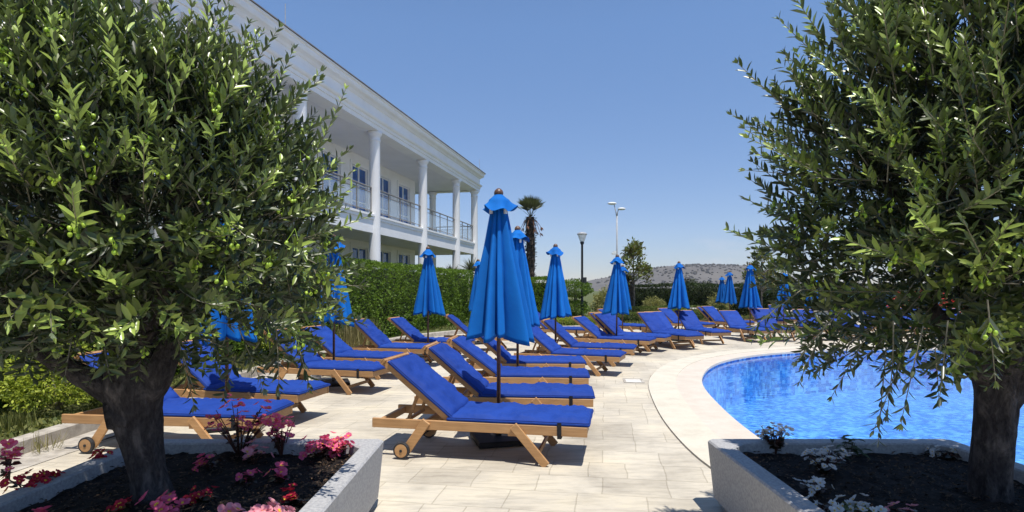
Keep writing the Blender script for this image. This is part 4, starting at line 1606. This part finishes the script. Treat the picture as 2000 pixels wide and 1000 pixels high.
def magnolia(px, Y, top, bot, wpx, label, seed=0):
    p = atY(px, Y)
    root = empty('magnolia_tree', (p.x, p.y, .1), 0, label, 'tree', 'young magnolia trees')
    zt = CAM_H + (HZ - top) * Y / F - .1; zb = CAM_H + (HZ - bot) * Y / F - .1
    r = wpx * Y / F
    bm = bmesh.new()
    tube(bm, [(0, 0, 0), (.02, 0, zb * .6), (-.02, 0, (zb + zt) / 2), (0, 0, zt - .1)], [.05, .04, .03, .01], 8)
    n_ = 0
    Ps, Ds = [], []
    rd = random.Random(seed)
    for k in range(60):
        t = rd.random()
        z = zb + (zt - zb) * t
        a = rd.uniform(0, 6.28)
        rr = r * (1 - t) ** .7 * rd.uniform(.5, 1.1) + .08
        e = Vector((math.cos(a) * rr, math.sin(a) * rr, z + rr * .5))
        tube(bm, [(0, 0, z - .05), e * .5 + Vector((0, 0, z * .5)), e], [.014, .01, .006], 5)
        for _ in range(20):
            q = e + Vector((rd.gauss(0, .12), rd.gauss(0, .12), rd.gauss(0, .10)))
            Ps.append(q[:]); Ds.append((Vector((math.cos(a), math.sin(a), .7)) + Vector((rd.gauss(0, .7), rd.gauss(0, .7), rd.gauss(0, .6))))[:])
    bm_obj('trunk', bm, 'thin_bark', root)
    P, D = np.array(Ps), unit(np.array(Ds))
    L = rng.uniform(.14, .23, len(P))
    link('crown', leaf_mesh('crown', P, D, unit(rand_dirs(len(P)) + np.array([0, 0, .8])), L, L * .42), 'magnolia_leaf', root)
magnolia(1238, 28.2, 478, 560, 26, 'slim young magnolia tree with a thin trunk, left of the hill', 3)
magnolia(1487, 27.0, 492, 572, 28, 'slim young magnolia tree behind the umbrella beside the right olive tree', 9)

# ------------------------------------------------------------------ planters
PH = 0.48


def planter(x0, x1, y0, y1, label):
    cx, cy = (x0 + x1) / 2, (y0 + y1) / 2
    root = empty('concrete_planter', (cx, cy, 0), 0, label, 'planter', 'square concrete planters')
    hx, hy = (x1 - x0) / 2, (y1 - y0) / 2
    def sq(bm, ax, ay, z, ch):
        pts = [(-ax + ch, -ay), (ax - ch, -ay), (ax, -ay + ch), (ax, ay - ch), (ax - ch, ay), (-ax + ch, ay), (-ax, ay - ch), (-ax, -ay + ch)]
        return [bm.verts.new((x, y, z)) for x, y in pts]
    bm = bmesh.new()
    ch = .035
    rows = [sq(bm, hx - .035, hy - .035, .075, ch), sq(bm, hx - .002, hy - .002, PH - .012, ch), sq(bm, hx - .012, hy - .012, PH, ch), sq(bm, hx - .118, hy - .118, PH, .10), sq(bm, hx - .128, hy - .128, PH - .01, .10), sq(bm, hx - .135, hy - .135, PH - .16, .10)]
    for a, b in zip(rows, rows[1:]):
        for k in range(8):
            bm.faces.new((a[k], a[(k + 1) % 8], b[(k + 1) % 8], b[k]))
    bm_obj('box', bm, 'concrete_planter', root)
    bm = bmesh.new()
    rows = [sq(bm, hx - .09, hy - .09, .0, .03), sq(bm, hx - .07, hy - .07, .074, .03)]
    for k in range(8):
        bm.faces.new((rows[0][k], rows[0][(k + 1) % 8], rows[1][(k + 1) % 8], rows[1][k]))
    bm.faces.new(rows[1])
    bm_obj('foot', bm, 'concrete_planter', root)
    # soil: lumpy sheet
    V, q = [], []
    m = 60
    for j in range(m + 1):
        for i in range(m + 1):
            x = -(hx - .125) + 2 * (hx - .125) * i / m; y = -(hy - .125) + 2 * (hy - .125) * j / m
            V.append((x, y, PH - .075 + .022 * noise.noise(Vector((x * 9 + cx, y * 9, 0))) + .012 * noise.noise(Vector((x * 30, y * 30, cx)))))
    for j in range(m):
        for i in range(m):
            a = j * (m + 1) + i
            q.append((a, a + 1, a + m + 2, a + m + 1))
    link('soil', np_mesh('soil', np.array(V), [np.array(q)]), 'soil', root, True)
    n = 1500
    P = np.stack([rng.uniform(-hx + .15, hx - .15, n), rng.uniform(-hy + .15, hy - .15, n), np.full(n, PH - .066) + rng.random(n) * .012], 1)
    L = rng.uniform(.012, .04, n)
    o = link('mulch_chips', leaf_mesh('mulch_chips', P, unit(rand_dirs(n) * np.array([1, 1, .25])), unit(rand_dirs(n) * .5 + np.array([0, 0, 1.0])), L, L * .35, shaped=False), 'mulch', root)
    o['kind'] = 'stuff'
    return root


planter(-2.72, -0.93, 2.36, 4.13, 'left grey concrete planter holding an olive tree and pink begonias')
planter(1.42, 3.20, 2.36, 4.13, 'right grey concrete planter holding an olive tree and white begonias')

# ------------------------------------------------------------------ olive trees
def px3(px, py, Y):
    return Vector(((px - 1000) * Y / F, Y, CAM_H + (HZ - py) * Y / F))


def bumpy_tube(bm, pts, radii, seg=28, sub=7, amp=.10, seed=0.0, knobs=()):
    P = smooth_line([Vector(p) for p in pts], sub)
    tR = np.interp(np.linspace(0, len(radii) - 1, len(P)), range(len(radii)), radii)
    def jit(i, t, q):
        v = Vector((math.cos(t) * 1.3, math.sin(t) * 1.3, q.z * 4.5 + seed))
        k = 1 + amp * 1.6 * noise.noise(v) + amp * .8 * noise.noise(v * 2.7) + amp * .35 * noise.noise(v * 7)
        k += amp * .35 * math.sin(t * 5 + q.z * 6 + seed)
        for (kt, kz, kr, ks) in knobs:
            d = ((math.cos(t) - math.cos(kt)) ** 2 + (math.sin(t) - math.sin(kt)) ** 2) / ks ** 2 + ((q.z - kz) / (ks * .16)) ** 2
            k += kr * math.exp(-d * 1.4)
        return k
    tube(bm, P, list(tR), seg, True, jit)


def olive(label, trunk_fn, centre, radii, seed, n_twigs, zmin, sprays, sag=(), taper=False, shy=0.0):
    global rng
    rng = np.random.default_rng(seed)
    rd = random.Random(seed)
    base = trunk_fn(None)
    root = empty('olive_tree', base, 0, label, 'olive tree', 'potted olive trees')
    bm = bmesh.new()
    trunk_fn(bm)
    # limbs from the fork into the crown
    fork = trunk_fn('fork')
    C = Vector(centre)
    for k in range(11):
        a = 2 * math.pi * k / 11 + rd.uniform(-.2, .2)
        el = rd.uniform(.15, 1.3)
        tip = C + Vector((math.cos(a) * math.cos(el) * radii[0], math.sin(a) * math.cos(el) * radii[1], (math.sin(el) - .15) * radii[2])) * .85
        m1 = fork.lerp(tip, .35) + Vector((rd.uniform(-.08, .08), rd.uniform(-.08, .08), .12))
        m2 = fork.lerp(tip, .7) + Vector((rd.uniform(-.1, .1), rd.uniform(-.1, .1), .08))
        P = smooth_line([fork, m1, m2, tip], 5)
        tube(bm, P, [float(x) for x in np.linspace(.05, .008, len(P))], 8)
    for v in bm.verts:
        v.co -= base
    bm_obj('trunk', bm, 'olive_bark', root, True)
    # twigs with opposite leaves
    TP, TD, TL, kind, TR = [], [], [], [], []
    def skirt(p):
        # the underside of the crown rises towards the front and the open side
        return zmin + .113 * (3.06 - p.y) + (.35 * max(0, 1.75 - p.x) if taper else .42 * max(0, p.x + 1.46))
    def form(d):
        lo = 1 / ((d.x * d.x + d.y * d.y) ** 1.75 + abs(d.z) ** 3.5) ** (1 / 3.5) if d.z < 0 else 1
        return lo * (1 - shy * max(0, (d.x + d.z) / 1.414 - .35) / .65)
    def lump(d):
        return 1 + .16 * noise.noise(d * 2.0 + Vector((seed, 0, 0))) + .10 * noise.noise(d * 4.5 + Vector((0, seed, 0)))
    rr_ = Vector(radii)
    while len(TP) < n_twigs:
        d = Vector((rd.gauss(0, 1), rd.gauss(0, 1), rd.gauss(0, 1))).normalized()
        if d.z < -.55 and rd.random() < .3:
            continue
        r = lump(d) * (1 - .62 * rd.random() ** 1.5) * form(d)
        p = C + Vector((d.x * rr_.x, d.y * rr_.y, d.z * rr_.z)) * r
        if r > .74 and noise.noise(d * 5.0 + Vector((seed * 2, 1, 3))) < -.06 and rd.random() < .8:
            continue
        if p.z < skirt(p) + .10 * noise.noise(Vector((p.x * 3, p.y * 3, 0))):
            continue
        up = .75 if d.z > -.2 else .05
        t = (d * .9 + Vector((0, 0, up)) + Vector((rd.gauss(0, .45), rd.gauss(0, .45), rd.gauss(0, .35)))).normalized()
        e = p + t * .2
        if taper and e.x - .147 * e.z < 1.46 and e.y + .274 * e.z > 4.0:
            continue  # crown shaped by its shadow: twigs that would shade the paving left out
        TP.append(p); TD.append(t); TL.append(rd.uniform(.12, .28)); kind.append(0); TR.append(r / lump(d))
    for k in range(sprays):
        d = Vector((rd.gauss(0, 1), rd.gauss(0, 1), rd.gauss(0.25, 1))).normalized()
        p = C + Vector((d.x * rr_.x, d.y * rr_.y, d.z * rr_.z)) * lump(d) * form(d) * rd.uniform(.82, .98)
        if p.z < skirt(p) + .1 or d.y > .55:
            continue
        t = (d * .9 + Vector((0, 0, .55)) + Vector((rd.gauss(0, .25), rd.gauss(0, .25), rd.gauss(0, .2)))).normalized()
        e = p + t * .35
        if not taper and e.x > -1.0 and e.z < 1.95:
            continue
        if taper and e.x - .147 * e.z < 1.46 and e.y + .274 * e.z > 4.0:
            continue  # sprays that would shade the paving left out too
        TP.append(p); TD.append(t); TL.append(rd.uniform(.28, .58)); kind.append(1); TR.append(1)
    for (p, t, l) in sag:
        TP.append(Vector(p)); TD.append(Vector(t).normalized()); TL.append(l); kind.append(2); TR.append(.7)
    LP, LD, LU, LLn, LWd, LT = [], [], [], [], [], []
    bmt = bmesh.new()
    for p, t, l, kd, tr_ in zip(TP, TD, TL, kind, TR):
        side = t.cross(Vector((rd.gauss(0, 1), rd.gauss(0, 1), rd.gauss(0, 1)))).normalized()
        bend = Vector((0, 0, .25 if kd != 2 else -.35)) + side * rd.uniform(-.3, .3)
        sp = .030 if kd == 0 else .036
        nn = max(3, int(l / sp))
        pts = []
        cur, dd = p.copy(), t.copy()
        fresh_lit = rd.random() < ((.55 if p.z > C.z + .1 else .26) if kd == 0 else .6) and tr_ > .80 and p.z > zmin + .15  # young growth, favoured on top and outside to paint sunlit tips
        phase = rd.uniform(0, 3.14)
        big = rd.uniform(.85, 1.2)
        pts.append(cur - dd * .03)
        for i in range(nn):
            cur = cur + dd * sp
            dd = (dd + bend * .05).normalized()
            pts.append(cur.copy())
            f = i / max(nn - 1, 1)
            s1 = dd.cross(Vector((0, 0, 1)))
            s1 = s1.normalized() if s1.length > .1 else Vector((1, 0, 0))
            s2 = s1.cross(dd)
            az = phase + i * 1.57
            for sg in (1, -1):
                if rd.random() < .10:
                    continue
                o_ = (s1 * math.cos(az) + s2 * math.sin(az)) * sg
                ld = (dd * rd.uniform(.55, 1.1) + o_ * rd.uniform(.7, 1.0) + Vector((0, 0, .42 if kd != 2 else -.25)) + Vector((rd.gauss(0, .16), rd.gauss(0, .16), rd.gauss(0, .16)))).normalized()
                ln = rd.uniform(.062, .098) * big * (1 - .42 * f ** 2)
                LP.append(cur[:]); LD.append(ld[:])
                LU.append((dd * .9 - o_ * .55 + Vector((0, 0, .55)) + Vector((rd.gauss(0, .25), rd.gauss(0, .25), rd.gauss(0, .25))))[:])
                LLn.append(ln); LWd.append(ln * (rd.uniform(.26, .36) if tr_ > .78 else rd.uniform(.19, .26)))
                LT.append(min(1, max(0, (.62 + .38 * f if fresh_lit else (.08 + .30 * f) * min(1, max(.2, (tr_ - .5) * 2.5))) + rd.gauss(0, .10))))  # inner leaves tinted darker, painting the shade inside the crown
        ld = dd
        for sg in (-1, 0, 1):
            LP.append(cur[:]); LD.append((dd + side * .35 * sg)[:]); LU.append((side.cross(dd))[:]); ln = rd.uniform(.025, .045); LLn.append(ln); LWd.append(ln * .3); LT.append(.9 if fresh_lit else .5)
        if kd or rd.random() < .35:
            tube(bmt, pts, [float(x) for x in np.linspace(.0035, .0014, len(pts))], 4, False)
    P = np.array(LP) - np.array(base)
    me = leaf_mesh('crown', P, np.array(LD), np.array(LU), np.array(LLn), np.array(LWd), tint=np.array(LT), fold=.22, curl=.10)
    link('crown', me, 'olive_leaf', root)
    for v in bmt.verts:
        v.co -= base
    bm_obj('twigs', bmt, 'twig_bark', root, True)
    # fruit clusters: shared meshes, one child each
    fm = []
    for k in range(4):
        bm = bmesh.new()
        for j in range(2 + k):
            c_ = Vector((rd.uniform(-.022, .022), rd.uniform(-.022, .022), rd.uniform(-.04, .01)))
            bmesh.ops.create_uvsphere(bm, u_segments=10, v_segments=7, radius=.0088, matrix=Matrix.Translation(c_) @ Matrix.Rotation(rd.uniform(-.6, .6), 4, 'X') @ Matrix.Diagonal((1, 1, 1.3, 1)))
            tube(bm, [c_ + Vector((0, 0, .008)), c_ * .5 + Vector((0, 0, .02)), (0, 0, .035)], .0012, 4, False)
        me = bpy.data.meshes.new('fruit_cluster'); bm.to_mesh(me); bm.free(); me.materials.append(MATS['olive_fruit']); me.shade_smooth()
        fm.append(me)
    made = 0
    view = Vector((0, 0, CAM_H))
    while made < 95:
        i = rd.randrange(len(TP))
        p = TP[i] + TD[i] * TL[i] * .3
        d = Vector(((p - C).x / rr_.x, (p - C).y / rr_.y, (p - C).z / rr_.z))
        if d.length < .80 or (view - p).normalized().dot((p - C).normalized()) < .0:
            continue
        o = link('fruit_cluster', fm[made % 4], None, root)
        o.location = p + (view - p).normalized() * .06 - base
        o.rotation_euler = (rd.uniform(-.4, .4), rd.uniform(-.4, .4), rd.uniform(0, 6))
        made += 1
    return root


def left_trunk(bm):
    Y = 3.17
    soil = PH - .09
    b = px3(300, 985, Y); b.z = soil
    if bm is None:
        return b
    if bm == 'fork':
        return px3(258, 715, Y + .02)
    k_ = Y / F
    bumpy_tube(bm, [b, px3(290, 930, Y), px3(276, 860, Y), px3(266, 800, Y), px3(264, 755, Y), px3(262, 715, Y), px3(262, 672, Y)],
               [36 * k_, 33 * k_, 36 * k_, 44 * k_, 50 * k_, 47 * k_, 30 * k_], 44, 9, .07, 1.0)
    # burr stump on the left, rising limb to the left, shoulder on the right
    bumpy_tube(bm, [px3(262, 815, Y - .02), px3(228, 808, Y - .05), px3(204, 812, Y - .08)], [36 * k_, 30 * k_, 23 * k_], 24, 6, .14, 5)
    bumpy_tube(bm, [px3(268, 790, Y + .02), px3(215, 765, Y - .03), px3(165, 735, Y - .08), px3(110, 705, Y - .12), px3(40, 660, Y - .16)], [38 * k_, 24 * k_, 20 * k_, 17 * k_, 11 * k_], 24, 8, .10, 9)
    bumpy_tube(bm, [px3(270, 780, Y), px3(305, 735, Y - .02), px3(325, 690, Y), px3(350, 630, Y + .05)], [35 * k_, 26 * k_, 21 * k_, 12 * k_], 22, 7, .12, 13)
    bumpy_tube(bm, [px3(262, 750, Y), px3(240, 690, Y - .05), px3(215, 620, Y - .1)], [33 * k_, 24 * k_, 14 * k_], 22, 7, .12, 17)
    return b


def right_trunk(bm):
    Y = 3.17
    soil = PH - .09
    b = px3(1935, 990, Y); b.z = soil
    if bm is None:
        return b
    if bm == 'fork':
        return px3(1946, 700, Y + .02)
    k_ = Y / F
    bumpy_tube(bm, [b, px3(1936, 930, Y), px3(1940, 860, Y), px3(1944, 790, Y), px3(1946, 740, Y), px3(1946, 690, Y), px3(1942, 640, Y)],
               [36 * k_, 34 * k_, 33 * k_, 34 * k_, 37 * k_, 40 * k_, 30 * k_], 44, 9, .06, 31)
    bumpy_tube(bm, [px3(1946, 740, Y), px3(1905, 705, Y - .04), px3(1870, 670, Y - .1), px3(1820, 600, Y - .15)], [35 * k_, 26 * k_, 20 * k_, 11 * k_], 22, 7, .12, 35)
    bumpy_tube(bm, [px3(1950, 780, Y), px3(1992, 730, Y - .02), px3(2020, 680, Y), px3(2060, 600, Y)], [33 * k_, 29 * k_, 23 * k_, 12 * k_], 22, 7, .12, 39)
    return b


sagL = [(px3(575, 640, 2.9), (.25, -.1, -.9), .34), (px3(540, 650, 2.85), (.1, -.1, -.8), .3), (px3(355, 690, 2.7), (.2, 0, -.9), .28), (px3(470, 650, 2.7), (.3, 0, -.7), .3), (px3(340, 640, 2.6), (.3, -.1, -.7), .3)]
sagR = [(px3(1730, 690, 2.6), (-.15, -.1, -.9), .42), (px3(1770, 680, 2.5), (-.4, -.1, -.8), .40), (px3(1690, 660, 2.7), (-.4, 0, -.7), .34), (px3(1800, 650, 2.4), (-.3, -.1, -.9), .42),
        (px3(1640, 610, 2.8), (-.6, 0, -.6), .34), (px3(1560, 570, 2.9), (-.7, 0, -.5), .32), (px3(1850, 640, 2.3), (-.1, 0, -1), .3), (px3(1930, 600, 2.2), (.1, 0, -1), .32), (px3(1610, 640, 2.75), (-.3, 0, -.6), .3), (px3(1745, 640, 2.5), (0, 0, -1), .42)]
olive('leafy potted olive tree with small green olives at the left, beside the white building', left_trunk, (-2.16, 3.06, 2.08), (1.18, 0.90, 1.02), 21, 3700, 1.19, 330, sagL, False, .26)
olive('leafy potted olive tree with hanging twigs at the right, before the pool', right_trunk, (2.68, 2.95, 2.18), (1.13, 0.74, 1.04), 57, 3700, 1.22, 460, sagR, True)  # crown kept shallow front to back to hold its shadow off the paving
rng = np.random.default_rng(5)

# ------------------------------------------------------------------ begonias
def petal_mesh(size, seed):
    """a four petal begonia flower, petals cupped, facing +z"""
    rd = random.Random(seed)
    V, q = [], []
    for k in range(5):
        a = k * 2 * math.pi / 5 + rd.uniform(-.2, .2)
        big = size * (1.0 if k % 2 == 0 else .78) * rd.uniform(.85, 1.1)
        wd = big * rd.uniform(.40, .5)
        b = len(V)
        for i, (t, w_) in enumerate(((0, .15), (.35, .8), (.7, 1.0), (.92, .65), (1.0, .2))):
            for s in (-1, 0, 1):
                x = big * t * 1.0; y = wd * w_ * s
                z = .22 * size * t * t + .10 * size * abs(s) * w_ + rd.uniform(-.03, .03) * size
                V.append((x * math.cos(a) - y * math.sin(a), x * math.sin(a) + y * math.cos(a), z))
        for i in range(4):
            for s in (0, 1):
                c_ = b + i * 3 + s
                q.append((c_, c_ + 3, c_ + 4, c_ + 1))
    return np.array(V), np.array(q)


def begonia(loc, h, spread, n_fl, petal, fsize, n_leaf, label, group, leafm='begonia_leaf', seed=0, lsize=.048):
    rd = random.Random(seed)
    root = empty('begonia_plant', loc, rd.uniform(0, 6), label, 'flower', group)
    bm = bmesh.new()
    tips = []
    n_fl = int(n_fl * 2.7); n_leaf = int(n_leaf * 2.4)
    for k in range(max(6, n_fl // 3)):
        a = rd.uniform(0, 6.28); r = spread * rd.random() ** .6
        tip = Vector((math.cos(a) * r, math.sin(a) * r, h * rd.uniform(.55, 1.0)))
        tube(bm, [(math.cos(a) * .01, math.sin(a) * .01, 0), tip * .5 + Vector((0, 0, .02)), tip], [.005, .004, .0025], 5)
        tips.append(tip)
    bm_obj('stems', bm, 'stem_red', root)
    heads = [rd.choice(tips) + Vector((rd.gauss(0, .028), rd.gauss(0, .028), rd.gauss(0, .02))) for _ in range(n_fl)]
    P, D, U, L = [], [], [], []
    for k in range(n_leaf):
        t = rd.choice(tips) * rd.uniform(.25, .95)
        a = rd.uniform(0, 6.28)
        P.append(t[:]); D.append((math.cos(a), math.sin(a), rd.uniform(-.2, .5))); U.append((rd.gauss(0, .3), rd.gauss(0, .3), 1)); L.append(lsize * rd.uniform(.7, 1.3))
    L = np.array(L)
    link('leaves', leaf_mesh('leaves', np.array(P), np.array(D), np.array(U), L, L * .8, fold=.15, curl=.2), leafm, root)
    for k in range(n_fl):
        V, q = petal_mesh(fsize * rd.uniform(.6, 1.0), seed * 31 + k)
        me = np_mesh('blossom', V, [q])
        me.materials.append(MATS[petal]); me.shade_smooth()
        o = link('blossom', me, None, root)
        o.location = heads[k] + Vector((0, 0, .006))
        n_ = (heads[k].normalized() + Vector((rd.gauss(0, .5), rd.gauss(0, .5), .5))).normalized()
        # blossoms turn outward, as they do towards the light
        o.rotation_euler = n_.to_track_quat('Z', 'Y').to_euler()
        bm = bmesh.new()
        for j in range(5):
            bmesh.ops.create_icosphere(bm, subdivisions=1, radius=fsize * .09, matrix=Matrix.Translation((rd.gauss(0, fsize * .07), rd.gauss(0, fsize * .07), fsize * .08)))
        bm_obj('stamens', bm, 'stamen_yellow', o)
    return root


GL = 'pink and red begonias in the left planter'
GR = 'white begonias in the right planter'
SZ = PH - .075
BEG = [  # base px, py(at soil), height, spread, flowers, petal, size, leaves, label
    (468, 888, .36, .24, 24, 'petal_pink', .034, 24, 'tallest pink begonia leaning over the back rim of the left planter', GL),
    (550, 886, .24, .13, 16, 'petal_pink', .036, 12, 'bright pink begonia right of the tallest one at the back rim'  , GL),
    (622, 893, .12, .12, 16, 'petal_pink', .038, 18, 'low pink begonia in the back right corner of the left planter', GL),
    (660, 893, .11, .08, 10, 'petal_pink', .042, 8, 'low pink begonia against the right rim of the left planter', GL),
    (495, 905, .10, .07, 5, 'petal_rose', .046, 7, 'pale pink begonia below the tallest one in the left planter', GL),
    (410, 915, .07, .06, 3, 'petal_pink', .040, 5, 'small pink begonia right of the left olive trunk', GL),
    (485, 942, .07, .05, 3, 'petal_pink', .036, 6, 'small mauve pink begonia in the middle of the left planter', GL),
    (548, 940, .07, .06, 4, 'petal_pink', .046, 10, 'single pink begonia in the middle right of the left planter', GL),
    (575, 985, .06, .08, 4, 'petal_red', .036, 12, 'low red begonia with bronze leaves near the right rim', GL),
    (330, 1010, .09, .07, 6, 'petal_pink', .050, 8, 'deep pink begonia in front of the left olive trunk', GL),
    (470, 1035, .09, .08, 6, 'petal_rose', .056, 8, 'large pale pink begonia at the bottom edge, left of its twin', GL),
    (525, 1035, .10, .08, 8, 'petal_rose', .052, 8, 'large pale pink begonia at the bottom edge, right of its twin', GL),
    (75, 1035, .09, .06, 4, 'petal_pink', .056, 6, 'pink begonia at the bottom left edge of the photo', GL),
    (240, 1000, .05, .06, 5, 'petal_red', .034, 10, 'dark red begonia left of the base of the left olive trunk', GL),
    (60, 965, .12, .12, 10, 'petal_red', .038, 18, 'dark red begonia over the left rim of the planter', GL),
    (205, 912, .09, .07, 6, 'petal_red', .038, 10, 'dark red begonia just left of the left olive trunk by the wheel', GL),
    (15, 935, .20, .06, 5, 'petal_pink', .044, 8, 'pink begonia cut by the left edge of the photo', GL),
    (395, 978, .05, .09, 5, 'petal_red', .03, 8, 'low red begonia right of the base of the left olive trunk', GL),
    (1512, 886, .21, .10, 14, 'petal_white', .026, 26, 'tallest white begonia standing at the back rim of the right planter', GR),
    (1610, 925, .14, .14, 18, 'petal_white', .030, 22, 'wide white begonia with red leaves in the middle of the right planter', GR),
    (1590, 965, .07, .08, 7, 'petal_white', .032, 10, 'low white begonia in front of the wide one', GR),
    (1605, 1005, .06, .07, 4, 'petal_white', .036, 8, 'low white begonia near the front left rim of the right planter', GR),
    (1845, 893, .06, .09, 8, 'petal_white', .030, 8, 'low white begonia in the back right corner left of the trunk', GR),
    (1690, 1010, .07, .09, 7, 'petal_white', .034, 14, 'white begonia with yellow bronze leaves at the bottom of the right planter', GR),
    (1770, 1015, .06, .06, 4, 'petal_rose', .030, 9, 'small pale begonia left of the right olive trunk', GR),
]
for i, (px, py, h, sp, nf, pet, fs, nl, lab, g) in enumerate(BEG):
    p = at(px, py, SZ)
    begonia((p.x, p.y, SZ - .01), h, sp, nf, pet, fs, nl, lab, g, 'fresh_leaf' if 'yellow bronze' in lab else 'begonia_leaf', i + 1)
# leafy seedling by the rim
p = at(1660, 893, SZ)
root = empty('leafy_seedling', (p.x, p.y, SZ - .01), 0, 'dark leafy seedling at the back rim of the right planter', 'plant')
n = 26
a = rng.uniform(0, 6.28, n)
P = np.stack([rng.normal(0, .05, n), rng.normal(0, .03, n), rng.uniform(.02, .13, n)], 1)
L = rng.uniform(.06, .11, n)
link('leaves', leaf_mesh('leaves', P, unit(np.stack([np.cos(a), np.sin(a), rng.uniform(-.1, .5, n)], 1)), np.tile([0, 0, 1.0], (n, 1)), L, L * .32, curl=.3), 'oleander_leaf', root)
bm = bmesh.new()
for k in range(4):
    tube(bm, [(0, 0, 0), (rd_ := random.uniform(-.05, .05), random.uniform(-.03, .03), .12)], [.004, .002], 5)
bm_obj('stems', bm, 'thin_bark', root)

# ------------------------------------------------------------------ haze: thin even air round the whole scene
bm = bmesh.new()
box2(bm, (-2600, -40, -30), (2600, 1900, 95))
o = bm_obj('haze', bm, None)
m = bpy.data.materials.new('haze_air')
m.use_nodes = True
m.node_tree.nodes.clear()
out = m.node_tree.nodes.new('ShaderNodeOutputMaterial')
pv = m.node_tree.nodes.new('ShaderNodeVolumePrincipled')
pv.inputs['Color'].default_value = (0.90, 0.93, 1.0, 1)
pv.inputs['Density'].default_value = 0.00015
m.node_tree.links.new(pv.outputs['Volume'], out.inputs['Volume'])
o.data.materials.append(m)
tag(o, kind='stuff')
